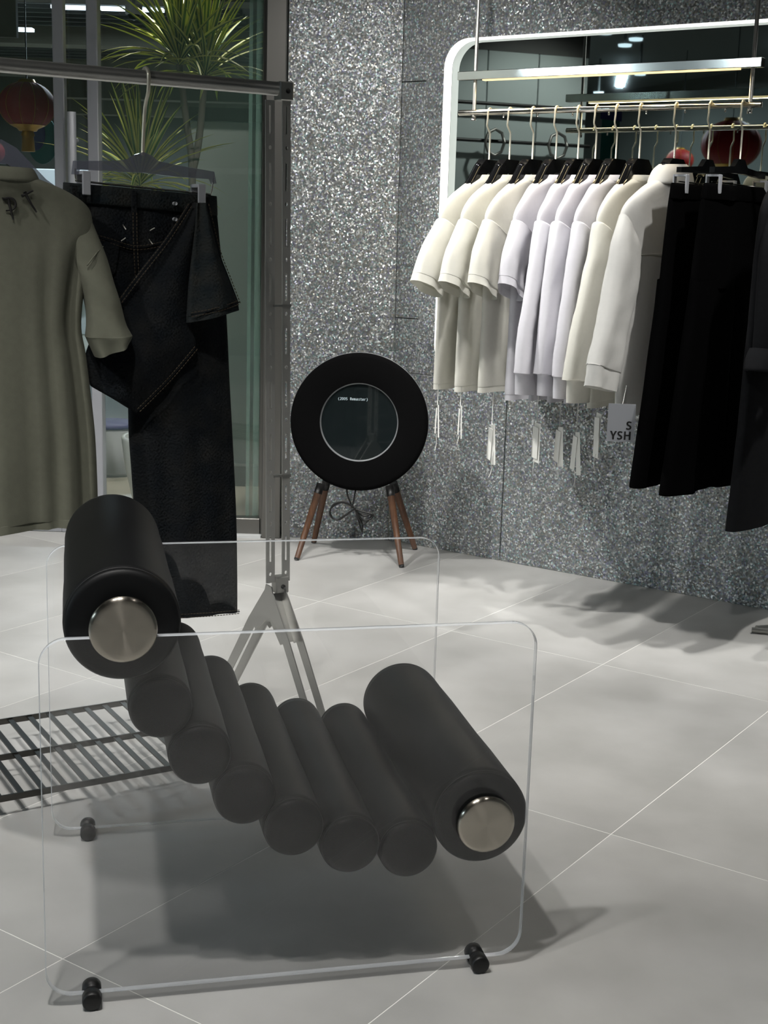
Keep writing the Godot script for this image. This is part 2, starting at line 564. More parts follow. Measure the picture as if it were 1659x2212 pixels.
# ------------------------------------------------------------------ shop shell
func shop_shell() -> void:
	# floor of porcelain tiles laid parallel to the right wall
	var shop := PackedVector2Array([Vector2(-3.5, -5.36), Vector2(0.02, -5.405), Vector2(0.02, -5.405) + Vector2(EX.x, EX.z) * 2.9, Vector2(2.9, 2.4), Vector2(-3.5, 2.4)])
	var floor_ := structure("floor")
	var s := tool()
	prism(s, PackedVector2Array([Vector2(-3.6, -5.5), Vector2(3.2, -5.5), Vector2(3.2, 2.6), Vector2(-3.6, 2.6)]), 0.0003, 0.12, Transform3D(Basis(Vector3.RIGHT, Vector3.BACK, Vector3.DOWN), Vector3.ZERO))
	make(s, "grout_bed", M.grout, floor_)
	var e2 := Vector2(EX.x, EX.z)
	var m2 := Vector2(MX.x, MX.z)
	var w2 := Vector2(WALL_BASE.x, WALL_BASE.z)
	var gap := 0.0011
	var r := RandomNumberGenerator.new()
	r.seed = 9
	for i in range(-8, 14):
		for k in range(-4, 10):
			var s0 := 1.418 + 0.53 * (i - 3)
			var t0 := 0.925 + 1.047 * (k - 1)
			var poly := PackedVector2Array()
			for c in [[gap, gap], [0.53 - gap, gap], [0.53 - gap, 1.047 - gap], [gap, 1.047 - gap]]:
				poly.append(w2 + e2 * (s0 + c[0]) + m2 * (t0 + c[1]))
			for piece in Geometry2D.intersect_polygons(poly, shop):
				if piece.size() < 3:
					continue
				var ts := tool()
				prism(ts, piece, 0.0, 0.009, Transform3D(Basis(Vector3.RIGHT, Vector3.BACK, Vector3.DOWN), Vector3.ZERO))
				make(ts, "tile", M.tiles[r.randi() % 4], floor_)
	# glitter wall on the right, in its own axes: x along the wall, z out of it
	var wr := structure("wall_right", WALL_BASE, WALL_TURN)
	block("backing", Vector3(1.45, 1.5, -0.19), Vector3(2.9, 3.0, 0.1), M.wall_paint, wr)
	var g := 0.0015
	for c in [[0.0, 0.527], [0.527, 1.747], [1.747, 2.9]]:
		block("panel", Vector3((c[0] + c[1]) * 0.5, 0.345, -0.055), Vector3(c[1] - c[0] - g * 2, 0.69, 0.11), M.glitter, wr, 0.002)
	for c in [[0.69, 0.905], [0.905, 1.80], [1.80, 3.0]]:
		block("panel", Vector3(0.055, (c[0] + c[1]) * 0.5, -0.055), Vector3(0.11 - g, c[1] - c[0] - g * 2, 0.11), M.glitter, wr, 0.002)
	s = tool()
	var hole := rounded(0.195, 0.715, 2.05, 1.942, 0.1, 10)
	cell(s, 0.112, 0.692, 2.9, 3.0, hole, -0.11, 0.0)
	make(s, "panel", M.glitter, wr)
	# glitter panel at the end, beside the storefront
	var wb := structure("wall_back", Vector3(0, 0, -5.4))
	block("panel", Vector3(-0.198, 1.5, -0.05), Vector3(0.436, 3.0, 0.1), M.glitter, wb, 0.002)
	# wall mirror in a lit niche
	var mir := thing("wall_mirror", "large frameless rounded wall mirror set in glowing white niche of glitter wall", "mirror", WALL_BASE, WALL_TURN)
	s = tool()
	prism(s, rounded(0.19, 0.71, 2.055, 1.947, 0.1, 10), -0.056, -0.048)
	make(s, "mirror_glass", M.mirror, mir)
	s = tool(true)
	var rings := []
	for z in [-0.047, 0.001]:
		var ring := []
		for p in rounded(0.1955, 0.7155, 2.0495, 1.9415, 0.0995, 10):
			ring.append(Vector3(p.x, p.y, z))
		rings.append(ring)
	var rim := []
	for p in rounded(0.191, 0.711, 2.054, 1.945, 0.103, 10):
		rim.append(Vector3(p.x, p.y, 0.001))
	rings.append(rim)
	skin(s, rings)
	make(s, "light_strip", M.led, mir)
	# remaining shell, out of the picture but closing the room
	var wl := structure("wall_left", Vector3(-3.5, 0, -4.075))
	for k in 7:
		block("panel", Vector3(-0.05, 1.22, -1.14 + k * 0.38), Vector3(0.1, 2.44, 0.374), M.mall_wall, wl, 0.004)
	block("header", Vector3(-0.05, 2.72, 0.0), Vector3(0.1, 0.56, 2.66), M.dark_ceiling, wl)
	var wrear := structure("wall_rear", Vector3(0, 0, 2.4))
	block("wall", Vector3(-0.3, 1.5, 0.06), Vector3(6.6, 3.0, 0.12), M.rear_paint, wrear)
	var wside := structure("wall_side", Vector3(2.65, 0, -0.6))
	block("wall", Vector3(0.1, 1.5, 0), Vector3(0.12, 3.0, 6.4), M.wall_paint, wside)
	var ce := structure("ceiling", Vector3(0, SHOP_HEIGHT, 0))
	block("slab", Vector3(-0.3, 0.06, -1.5), Vector3(6.6, 0.12, 8.1), M.ceiling_paint, ce)
	# recessed spotlights and the added fill ones
	for spot_index in SPOTS.size():
		var sp: Array = SPOTS[spot_index]
		var lamp := thing("ceiling_spotlight", "recessed ceiling spotlight " + SPOT_PLACES[spot_index], "ceiling light", Vector3(sp[0], SHOP_HEIGHT, sp[1]), 0.0, "recessed shop spotlights")
		var ls := tool(true)
		lathe(ls, [[0.062, 0.0], [0.062, -0.006], [0.05, -0.008], [0.046, 0.0]], 24)
		make(ls, "trim_ring", M.white_gloss, lamp)
		ls = tool(true)
		lathe(ls, [[0.0, -0.003], [0.045, -0.003]], 24)
		make(ls, "light_lens", M.spot_lens, lamp)
		var l := SpotLight3D.new()
		l.name = "light"
		l.light_color = Color(1.0, 0.99, 0.975)
		l.light_energy = sp[5]
		l.light_size = 0.045
		l.spot_range = 14.0
		l.spot_attenuation = 2.0
		l.spot_angle = sp[6]
		l.spot_angle_attenuation = 0.7
		l.shadow_enabled = true
		lamp.add_child(l)
		l.position = Vector3(0, -0.02, 0)
		l.look_at_from_position(lamp.global_position + Vector3(0, -0.02, 0), Vector3(sp[2], sp[3], sp[4]), Vector3.RIGHT)

# ------------------------------------------------------------------ storefront glazing
func storefront() -> void:
	var z := -5.4
	var w := structure("window_1", Vector3(0, 0, z))
	block("window_frame", Vector3(-0.459, 1.5, -0.03), Vector3(0.076, 3.0, 0.12), M.frame_metal, w, 0.003)
	block("window_frame", Vector3(-0.505, 1.5, -0.05), Vector3(0.016, 3.0, 0.06), M.frame_metal, w, 0.002)
	block("window_frame", Vector3(-1.165, 1.5, -0.03), Vector3(0.042, 3.0, 0.07), M.pale_metal, w, 0.003)
	block("bottom_rail", Vector3(-0.825, 0.036, -0.04), Vector3(0.636, 0.072, 0.06), M.frame_metal, w, 0.003)
	block("sill_strip", Vector3(-0.825, 0.004, 0.012), Vector3(0.65, 0.008, 0.05), M.white_gloss, w)
	block("pane", Vector3(-0.83, 1.535, -0.045), Vector3(0.63, 2.93, 0.01), M.glass, w)
	block("fin_and_reflection", Vector3(-0.565, 1.535, -0.13), Vector3(0.014, 2.93, 0.13), M.glass_edge, w)  # solid strip standing in for a reflected glass edge
	block("fin_and_reflection", Vector3(-0.533, 1.535, -0.10), Vector3(0.024, 2.93, 0.05), M.glass_edge, w)
	var d := structure("door_1", Vector3(0, 0, z))
	block("stile", Vector3(-1.29, 1.5, 0.0), Vector3(0.042, 3.0, 0.05), M.pale_metal, d, 0.003)
	block("stile", Vector3(-2.6, 1.5, 0.0), Vector3(0.042, 3.0, 0.05), M.pale_metal, d, 0.003)
	block("bottom_rail", Vector3(-1.945, 0.05, 0.0), Vector3(1.268, 0.1, 0.045), M.pale_metal, d, 0.003)
	block("pane", Vector3(-1.945, 1.55, 0.0), Vector3(1.268, 2.9, 0.01), M.glass, d)
	block("pane", Vector3(-1.227, 1.5, -0.03), Vector3(0.08, 3.0, 0.01), M.glass, d)
	var s := tool(true)
	sweep(s, [Vector3(-1.236, 0.95, 0.05), Vector3(-1.236, 1.65, 0.05)], 0.017, 14)
	for y in [1.05, 1.55]:
		sweep(s, [Vector3(-1.236, y, 0.05), Vector3(-1.236, y, -0.03)], 0.009, 10)
	make(s, "pull_handle", M.pale_metal, d)
	var w2 := structure("window_2", Vector3(0, 0, z))
	block("window_frame", Vector3(-3.45, 1.5, -0.03), Vector3(0.1, 3.0, 0.07), M.pale_metal, w2, 0.003)
	block("pane", Vector3(-3.01, 1.5, -0.045), Vector3(0.78, 3.0, 0.01), M.glass, w2)

# ------------------------------------------------------------------ mall beyond the glass
func strip_light(at: Vector3, long: float, turn: float, label: String) -> void:
	var t := thing("strip_light", label, "ceiling light", at, turn, "strip lights on the mall ceiling")
	block("light_tube", Vector3(0, 0, 0), Vector3(long, 0.03, 0.10), M.strip, t)
	var l := AreaLight3D.new()
	l.name = "light"
	l.area_size = Vector2(long, 0.1)
	l.light_energy = 7.0 * long
	l.light_color = Color(0.86, 0.95, 1.0)
	l.shadow_enabled = true
	l.area_range = 20.0
	t.add_child(l)
	l.position = Vector3(0, -0.03, 0)
	l.rotation.x = -PI / 2

func lantern(at: Vector3, r: float, label: String) -> void:
	var t := thing("paper_lantern", label, "lantern", at)
	var s := tool(true)
	var n := 48
	var rings := []
	for i in 15:
		var a := -1.25 + 2.5 * i / 14.0
		var ring := []
		for k in n:
			var rr := r * (cos(a) * 1.0 + 0.0) * (1.0 - 0.018 * absf(cos(k * PI / 4.0 * 1.5)))
			ring.append(Vector3(rr * cos(TAU * k / n), 0.82 * r * sin(a), rr * sin(TAU * k / n)))
		rings.append(ring)
	skin(s, rings)
	make(s, "silk_body", M.red_silk, t)
	for k in 12:
		var pts := []
		for i in 15:
			var a := -1.25 + 2.5 * i / 14.0
			pts.append(Vector3(r * cos(a) * 1.006 * cos(TAU * k / 12), 0.82 * r * sin(a), r * cos(a) * 1.006 * sin(TAU * k / 12)))
		wire("gold_rib", pts, r * 0.008, M.gold, t, 4)
	s = tool(true)
	lathe(s, [[0.0, 0.88 * r], [0.26 * r, 0.88 * r], [0.33 * r, 0.76 * r]], 24)
	make(s, "top_cap", M.gold, t)
	s = tool(true)
	lathe(s, [[0.62 * r, -0.66 * r], [0.36 * r, -0.78 * r], [0.30 * r, -0.86 * r], [0.0, -0.86 * r]], 24)
	make(s, "bottom_cap", M.gold, t)
	s = tool(true)
	lathe(s, [[0.2 * r, -0.86 * r], [0.24 * r, -1.0 * r], [0.2 * r, -1.05 * r], [0.24 * r, -1.55 * r], [0.0, -1.55 * r]], 18)
	make(s, "tassel", M.gold, t)
	wire("cord", [Vector3(0, 0.88 * r, 0), Vector3(0, 3.38 - at.y, 0)], 0.006, M.black_metal, t, 6)

func leaf_mesh(long: float, wide: float, droop: float) -> Mesh:
	var s := tool(true)
	var green := Color(0.045, 0.11, 0.025)
	var gold := Color(0.42, 0.43, 0.11)
	var n := 7
	for i in n:
		var row := []
		for j in 2:
			var t := float(i + j) / n
			var w := wide * (0.35 + 1.3 * t if t < 0.5 else 1.0) * (1.0 - pow(t, 3.0)) * 0.5
			var y := long * t * (1.0 - 0.25 * droop * t)
			var z := -droop * long * t * t * 0.55
			var dz := w * 0.5
			row.append([Vector3(-w, y, z + dz), Vector3(-w * 0.45, y, z), Vector3(w * 0.45, y, z), Vector3(w, y, z + dz)])
		for c in 3:
			s.set_color(green if c == 1 else gold)
			quad(s, row[0][c], row[1][c], row[1][c + 1], row[0][c + 1])
	s.generate_normals()
	return s.commit()

func dracaena() -> void:
	var base := Vector3(-0.93, 0.0, -5.92)
	var t := thing("dracaena_plant", "tall variegated dracaena with three spiky crowns in white pot behind glass", "plant", base)
	var s := tool(true)
	lathe(s, [[0.0, 0.0], [0.16, 0.0], [0.19, 0.03], [0.225, 0.2], [0.238, 0.315], [0.235, 0.325], [0.215, 0.325], [0.208, 0.29], [0.0, 0.29]], 40)
	make(s, "pot", M.pot, t)
	s = tool(true)
	lathe(s, [[0.0, 0.293], [0.208, 0.293]], 30)
	make(s, "soil", M.soil, t)
	var crowns := [
		[Vector3(0.017, 1.90, 0.0), [Vector3(0.07, 0.29, 0), Vector3(0.072, 1.2, 0), Vector3(0.07, 1.5, 0), Vector3(0.05, 1.65, 0), Vector3(0.017, 1.9, 0)], 62, 0.46],
		[Vector3(0.117, 1.86, -0.06), [Vector3(0.07, 1.45, 0), Vector3(0.098, 1.6, -0.02), Vector3(0.117, 1.86, -0.06)], 60, 0.46],
		[Vector3(-0.142, 1.40, 0.05), [Vector3(-0.06, 0.29, 0.02), Vector3(-0.10, 0.9, 0.03), Vector3(-0.142, 1.4, 0.05)], 70, 0.46],
	]
	var blades := [leaf_mesh(1.0, 0.06, 0.1), leaf_mesh(1.0, 0.056, 0.4), leaf_mesh(1.0, 0.056, 0.8)]
	var r := RandomNumberGenerator.new()
	r.seed = 77
	for c in crowns:
		wire("trunk", curve(c[1]), 0.017, M.bark, t, 10, 0.014)
		var crown := Node3D.new()
		crown.name = "crown"
		t.add_child(crown, true)
		crown.position = c[0]
		for k in c[2]:
			var az: float = TAU * (k * 0.381966) + r.randf_range(-0.2, 0.2)
			var lean: float = 0.12 + 1.25 * pow(float(k) / c[2], 1.1) + r.randf_range(-0.1, 0.1)
			var long: float = c[3] * r.randf_range(0.8, 1.08)
			var b := Basis(Vector3.UP, az) * Basis(Vector3.RIGHT, -lean) * Basis(Vector3.UP, r.randf_range(-0.3, 0.3))
			put(blades[0 if lean < 0.5 else (1 if lean < 1.0 else 2)], "leaf", M.leaf, crown, Transform3D(b.scaled_local(Vector3(long, long, long)), Vector3(0, 0.03 - 0.04 * k / c[2], 0)))

func mall() -> void:
	var f := structure("mall_floor")
	block("slab", Vector3(-5.0, -0.062, -17.2), Vector3(22.0, 0.12, 23.6), M.mall_floor, f)
	block("slab", Vector3(-9.8, -0.062, -1.0), Vector3(12.4, 0.12, 8.8), M.mall_floor, f)
	var c := structure("mall_ceiling", Vector3(0, 3.42, 0))
	block("slab", Vector3(-5.0, 0.06, -17.2), Vector3(22.0, 0.12, 23.6), M.dark_ceiling, c)
	block("slab", Vector3(-9.8, 0.06, -1.0), Vector3(12.4, 0.12, 8.8), M.dark_ceiling, c)
	for k in 34:
		block("slat", Vector3(-4.6, -0.05, -9.5 - k * 0.3), Vector3(6.0, 0.08, 0.05), M.dark_ceiling, c)
	for k in 5:
		block("beam", Vector3(-5.0, -0.14, -12.5 - k * 3.2), Vector3(22.0, 0.28, 0.35), M.mall_beige, c)
	var w := structure("mall_wall")
	block("wall", Vector3(-5.0, 1.7, -28.9), Vector3(22.0, 3.5, 0.12), M.mall_far, w)
	block("wall", Vector3(-16.0, 1.7, -12.0), Vector3(0.12, 3.5, 34.0), M.mall_far, w)
	block("wall", Vector3(-9.8, 1.7, 3.4), Vector3(12.4, 3.5, 0.12), M.mall_far, w)
	block("wall", Vector3(6.0, 1.7, -17.2), Vector3(0.12, 3.5, 23.6), M.mall_wall, w)
	# pale green column right behind the glass, with a dark band and a plinth
	var col := thing("mall_column", "square grey-green column with dark band behind the glass", "column", Vector3(-0.79, 0, -6.75))
	block("shaft", Vector3(0, 0.86, 0), Vector3(0.34, 1.72, 0.4), M.mall_wall, col, 0.004)
	block("dark_band", Vector3(0, 1.75, 0), Vector3(0.35, 0.06, 0.41), M.black_metal, col)
	block("plinth", Vector3(0, 0.05, 0.02), Vector3(0.40, 0.1, 0.48), M.dark_ceiling, col, 0.004)
	# strip lights
	var where := ["nearest left of the plant", "nearest above the plant", "second row left", "second row above the plant", "far row by the lantern", "far row behind the leaves", "far row beside the column", "left above the lantern"]
	var rows := [[-3.2, 3.3, -14.0, 0.42], [-2.62, 3.3, -14.0, 0.62], [-3.7, 3.3, -16.0, 0.4], [-3.0, 3.3, -16.0, 0.9], [-5.7, 3.33, -26.0, 1.0], [-3.9, 3.33, -26.0, 1.5], [-2.95, 3.33, -24.0, 0.6], [-3.7, 3.08, -14.0, 0.2]]
	for k in rows.size():
		var a: Array = rows[k]
		strip_light(Vector3(a[0], a[1], a[2]), a[3], 0.0, "white linear strip light on mall ceiling, " + where[k])
	lantern(Vector3(-3.15, 2.2, -12.0), 0.245, "round red silk lantern with gold tassel seen through the door glass")
	lantern(Vector3(-4.35, 1.95, -15.0), 0.16, "small red lantern low behind the large one, by the white kiosk")
	# oval teal and violet sign, white kiosk, far shopfronts
	var sg := thing("oval_sign", "oval teal and violet sign board beside the red lantern", "sign", Vector3(-3.28, 1.98, -13.0))
	var s := tool()
	var ov := PackedVector2Array()
	for k in 32:
		ov.append(Vector2(0.14 * cos(TAU * k / 32), 0.22 * sin(TAU * k / 32)))
	prism(s, ov, -0.02, 0.0)
	make(s, "board", M.teal, sg)
	s = tool()
	ov = PackedVector2Array()
	for k in 24:
		ov.append(Vector2(-0.06 + 0.09 * cos(TAU * k / 24), 0.05 + 0.15 * sin(TAU * k / 24)))
	prism(s, ov, 0.0, 0.012)
	make(s, "violet_patch", M.violet, sg)
	var ki := thing("white_kiosk", "white kiosk counter with shelves beyond the door glass", "kiosk", Vector3(-4.1, 0, -15.5))
	block("cabinet", Vector3(0, 0.9, 0), Vector3(1.6, 1.8, 0.5), M.white_gloss, ki, 0.01)
	for k in 4:
		block("shelf", Vector3(0, 0.5 + k * 0.32, 0.3), Vector3(1.5, 0.03, 0.14), M.card_grey, ki)
	var sw := thing("sign_wall", "dim sign wall with rows of small pictograms above the door", "wall sign", Vector3(-3.9, 0, -11.0))
	block("board", Vector3(0, 3.0, 0), Vector3(1.9, 0.75, 0.06), M.mall_beige, sw)
	for k in 7:
		block("pictogram", Vector3(-0.7 + k * 0.22, 2.83, 0.034), Vector3(0.11, 0.12, 0.006), M.card_grey, sw)
		block("caption", Vector3(-0.7 + k * 0.22, 2.73, 0.034), Vector3(0.1, 0.02, 0.006), M.card_grey, sw)
	var dome := thing("security_camera", "small white dome camera on mall ceiling by the leaves", "camera", Vector3(-1.86, 2.68, -10.0))
	s = tool(true)
	lathe(s, [[0.06, 0.06], [0.06, 0.0], [0.045, -0.005]], 24)
	make(s, "housing", M.white_gloss, dome)
	s = tool(true)
	lathe(s, [[0.045, -0.005], [0.035, -0.03], [0.0, -0.045]], 24)
	make(s, "dome_cover", M.smoke_plastic, dome)
	wire("stem", [Vector3(0, 0.06, 0), Vector3(0, 0.72, 0)], 0.012, M.white_gloss, dome, 8)
	var sl := thing("mall_spotlight", "bright mall spotlight shining through the top leaves", "ceiling light", Vector3(-1.36, 2.585, -9.0))
	s = tool(true)
	lathe(s, [[0.0, 0.0], [0.085, 0.0]], 24)
	make(s, "light_lens", glow(Color(1, 1, 0.93), 5.0), sl)
	s = tool(true)
	lathe(s, [[0.086, -0.01], [0.091, 0.0], [0.091, 0.12], [0.0, 0.12]], 24)
	make(s, "housing", M.white_gloss, sl)
	wire("stem", [Vector3(0, 0.12, 0), Vector3(0, 0.76, 0)], 0.012, M.white_gloss, sl, 8)
	sl.rotation = Vector3(-0.9, 0.1, 0)
	var o := SpotLight3D.new()
	o.name = "light"
	o.light_energy = 3.0
	o.light_color = Color(1, 1, 0.93)
	o.light_size = 0.06
	o.spot_range = 12.0
	o.spot_attenuation = 2.0
	o.spot_angle = 30.0
	o.shadow_enabled = true
	sl.add_child(o)
	o.look_at_from_position(Vector3(-1.35, 2.56, -8.9), Vector3(-1.2, 0.0, -7.6))
	var pl := thing("added_plant_light", "small spotlight added above the potted dracaena to brighten its leaves", "ceiling light", Vector3(-0.95, 3.38, -6.35))  # unseen lamp added to brighten the plant from above
	s = tool(true)
	lathe(s, [[0.0, -0.1], [0.04, -0.1]], 20)
	make(s, "light_lens", M.spot_lens, pl)
	s = tool(true)
	lathe(s, [[0.041, -0.105], [0.046, -0.1], [0.046, 0.04], [0.0, 0.04]], 20)
	make(s, "housing", M.white_gloss, pl)
	var po := SpotLight3D.new()
	po.name = "light"
	po.light_energy = 6.0
	po.light_color = Color(1, 1, 0.93)
	po.light_size = 0.04
	po.spot_range = 12.0
	po.spot_attenuation = 2.0
	po.spot_angle = 26.0
	po.shadow_enabled = true
	pl.add_child(po)
	po.look_at_from_position(Vector3(-0.95, 3.27, -6.35), Vector3(-0.98, 1.0, -6.05))
	# low stool on the mall floor
	var seat := thing("lobby_stool", "low round grey stool with violet top on mall floor behind pot", "stool", Vector3(-1.42, 0, -6.9))
	s = tool(true)
	lathe(s, [[0.0, 0.0], [0.27, 0.0], [0.29, 0.02], [0.25, 0.16], [0.16, 0.22], [0.0, 0.225]], 40)
	make(s, "shell", M.card_grey, seat)
	s = tool(true)
	lathe(s, [[0.165, 0.22], [0.175, 0.232], [0.13, 0.24], [0.0, 0.24]], 40)
	make(s, "cushion", M.violet, seat)
	dracaena()
	# what the wall mirror shows: rail on the left wall, lanterns and a banner in the mall
	var rail := thing("wall_hook_rail", "steel wall rail with ring hooks, seen in the mirror", "rail", Vector3(-3.42, 0, -3.4))
	for y in [1.85, 2.09]:
		wire("rail", [Vector3(0, y, -1.1), Vector3(0, y, 0.65)], 0.012, M.black_metal, rail, 8)
	for zz in [-0.09, 0.38]:
		var ring := []
		for k in 9:
			ring.append(Vector3(0.05, 1.84 + 0.085 * sin(TAU * k / 8), zz + 0.07 * cos(TAU * k / 8)))
		wire("ring_hook", ring, 0.011, M.frame_metal, rail, 6)
	lantern(Vector3(-7.0, 2.2, 0.83), 0.3, "large round red lantern reflected in the wall mirror")
	lantern(Vector3(-9.0, 2.15, 1.5), 0.16, "small red lantern reflected in the wall mirror")
	var bn := thing("hanging_banner", "teal hanging banner reflected behind the shirt hangers in the mirror", "banner", Vector3(-5.5, 2.0, -1.42), 1.1)
	block("cloth", Vector3.ZERO, Vector3(0.26, 0.46, 0.01), M.teal, bn)
	block("header", Vector3(0, 0.27, 0), Vector3(0.3, 0.09, 0.02), M.violet, bn)
	var k2 := 0
	for a in [[-6.6, -0.7], [-6.2, -0.82], [-6.0, -1.25], [-8.5, 0.6], [-10.5, 1.2]]:
		var dl := thing("downlight", "round mall downlight", "ceiling light", Vector3(a[0], 3.0, a[1]), 0.0, "mall downlights in the mirror")
		dl.set_meta("label", "round white mall downlight in the mirror, " + ["left of the pair above the lamp bar", "right of the pair above the lamp bar", "above and left of the pair", "behind the small lantern", "farthest in the reflection"][k2])
		s = tool(true)
		lathe(s, [[0.0, 0.0], [0.06, 0.0], [0.065, 0.02], [0.0, 0.02]], 20)
		make(s, "light_lens", M.strip, dl)
		block("stem", Vector3(0, 0.22, 0), Vector3(0.02, 0.4, 0.02), M.dark_ceiling, dl)
		k2 += 1
	var far := ["before the large lantern", "behind the large lantern", "right of the large lantern", "farthest from the mirror"]
	var k3 := 0
	for a in [[-9.5, 0.2, 1.5], [-11.0, 1.8, 2.0], [-8.0, 2.2, 1.4], [-12.5, 0.4, 2.0]]:
		k3 += 1
		strip_light(Vector3(a[0], 3.3, a[1]), a[2], 0.5, "white strip light reflected in the wall mirror, " + far[k3 - 1])

# ------------------------------------------------------------------ acrylic lounge chair
func roll(parent: Node, called: String, x: float, y: float, r: float, z0: float, z1: float) -> Node3D:
	var o := Node3D.new()
	o.name = called
	parent.add_child(o, true)
	o.position = Vector3(x, y, 0)
	var along := Transform3D(Basis(Vector3.RIGHT, Vector3.BACK, Vector3.DOWN), Vector3.ZERO)  # lathe height -> z
	var prof := [[0.0, z1], [r * 0.55, z1 - 0.0005], [r - 0.012, z1 - 0.002], [r - 0.005, z1 - 0.0045], [r - 0.0012, z1 - 0.010], [r - 0.0045, z1 - 0.0135], [r - 0.0006, z1 - 0.017], [r, z1 - 0.03]]
	for k in 6:
		prof.append([r + 0.0006 * sin(k * 2.1), lerpf(z1 - 0.08, z0 + 0.08, k / 5.0)])
	for k in range(7, -1, -1):
		prof.append([prof[k][0], z0 + (z1 - prof[k][1])])
	var s := tool(true)
	lathe(s, prof, 64, along)
	make(s, "cover", M.leather, o)
	for z in [z1 - 0.0135, z0 + 0.0135]:
		s = tool(true)
		var pts := []
		for k in 65:
			pts.append(Vector3(cos(TAU * k / 64.0), sin(TAU * k / 64.0), 0) * (r - 0.0022) + Vector3(0, 0, z))
		sweep(s, pts, 0.0016, 6)
		make(s, "piping_seam", M.seam, o)
	return o

func steel_cap(parent: Node, r: float, z0: float, z1: float) -> void:
	var s := tool(true)
	var sgn := signf(z1 - z0)
	var prof := [[0.0, z1], [r * 0.25, z1], [r * 0.5, z1], [r * 0.75, z1], [r - 0.006, z1], [r - 0.0022, z1 - 0.001 * sgn], [r, z1 - 0.004 * sgn], [r, z0]]
	var n := 72
	for i in prof.size() - 1:
		for k in n:
			var vs := []
			for c in [[i, k], [i, k + 1], [i + 1, k + 1], [i + 1, k]]:
				var a: float = TAU * c[1] / n
				vs.append([Vector3(prof[c[0]][0] * cos(a), prof[c[0]][0] * sin(a), prof[c[0]][1]), Vector2(float(c[1]) / n, c[0] / 8.0)])
			for id in [0, 1, 2, 0, 2, 3]:
				s.set_uv(vs[id][1])
				s.add_vertex(vs[id][0])
	s.generate_normals()
	s.generate_tangents()
	var o := MeshInstance3D.new()
	o.mesh = s.commit()
	o.material_override = M.turned
	o.name = "steel_cap"
	parent.add_child(o, true)

func cap_shaft(parent: Node, z0: float, z1: float) -> void:
	var s := tool(true)
	sweep(s, [Vector3(0, 0, z0), Vector3(0, 0, z1)], 0.03, 24)
	make(s, "cap_shaft", M.rubber, parent)

func lounge_chair() -> void:
	var t := thing("lounge_chair", "black leather bolster lounge chair hung between two clear acrylic panels", "chair", Vector3(-0.5195, 0, -1.9628), 0.2268)
	var th := 0.012
	for zz in [0.0, -0.6274]:
		var z1: float = zz if zz == 0.0 else zz + 0.004
		var z0 := z1 - th
		var outline := rounded(0.0, 0.018, 0.8, 0.618, 0.043, 10)
		var s := tool()
		prism(s, rounded(0.0012, 0.0192, 0.7988, 0.6168, 0.0418, 10), z0, z1)
		var pn := make(s, "side_panel", M.acrylic, t)
		s = tool(true)
		var rings := []
		for q in [[z0, 0.0015], [z0 + 0.0015, 0.0], [z1 - 0.0015, 0.0], [z1, 0.0015]]:
			var ring := []
			for p in rounded(q[1], 0.018 + q[1], 0.8 - q[1], 0.618 - q[1], 0.043 - q[1], 10):
				ring.append(Vector3(p.x, p.y, q[0]))
			rings.append(ring)
		skin(s, rings)
		make(s, "polished_edge", M.acrylic_edge, pn)
		for x in [0.072, 0.722]:
			s = tool(true)
			var along := Transform3D(Basis(Vector3.RIGHT, Vector3.BACK, Vector3.DOWN), Vector3(x, 0.0155, (z0 + z1) * 0.5))
			lathe(s, [[0.0, 0.027], [0.0135, 0.027], [0.0155, 0.025], [0.0155, 0.0062], [0.0125, 0.0058], [0.0125, -0.0058], [0.0155, -0.0062], [0.0155, -0.025], [0.0135, -0.027], [0.0, -0.027]], 28, along)
			make(s, "foot", M.rubber, t)
	var za := -0.6274 + 0.006
	var zb := -0.0145
	for c in [[0.186, 0.492], [0.248, 0.409], [0.320, 0.335], [0.402, 0.273], [0.498, 0.235], [0.5985, 0.219]]:
		roll(t, "seat_roll", c[0], c[1], 0.0512, za, zb)
	for c in [[0.128, 0.632, 0.091, 0.052], [0.7235, 0.269, 0.083, 0.0495]]:
		var b := roll(t, "bolster", c[0], c[1], c[2], za, zb)
		cap_shaft(b, zb, 0.006)
		steel_cap(b, c[3], 0.004, 0.0125)
		cap_shaft(b, za, -0.6274 - 0.014)
		steel_cap(b, c[3], -0.6274 - 0.012, -0.6274 - 0.0205)

# ------------------------------------------------------------------ garment rack on the left
func slotted(s: SurfaceTool, x0: float, x1: float, y0: float, y1: float, z0: float, z1: float) -> void:
	# flat steel strip pierced by long slots and round holes in turn
	var xc := (x0 + x1) * 0.5
	var y := y0
	var pitch := 0.127
	while y < y1 - 0.02:
		var top := minf(y + pitch, y1)
		if top - y < pitch * 0.95:
			box(s, Vector3(xc, (y + top) * 0.5, (z0 + z1) * 0.5), Vector3(x1 - x0, top - y, z1 - z0))
			break
		var round_ := PackedVector2Array()
		for k in 12:
			round_.append(Vector2(xc + 0.0038 * cos(TAU * k / 12), y + 0.022 + 0.0048 * sin(TAU * k / 12)))
		cell(s, x0, y, x1, y + 0.044, round_, z0, z1)
		cell(s, x0, y + 0.044, x1, top, rounded(xc - 0.0028, y + 0.053, xc + 0.0028, top - 0.012, 0.0027, 3), z0, z1)
		y = top

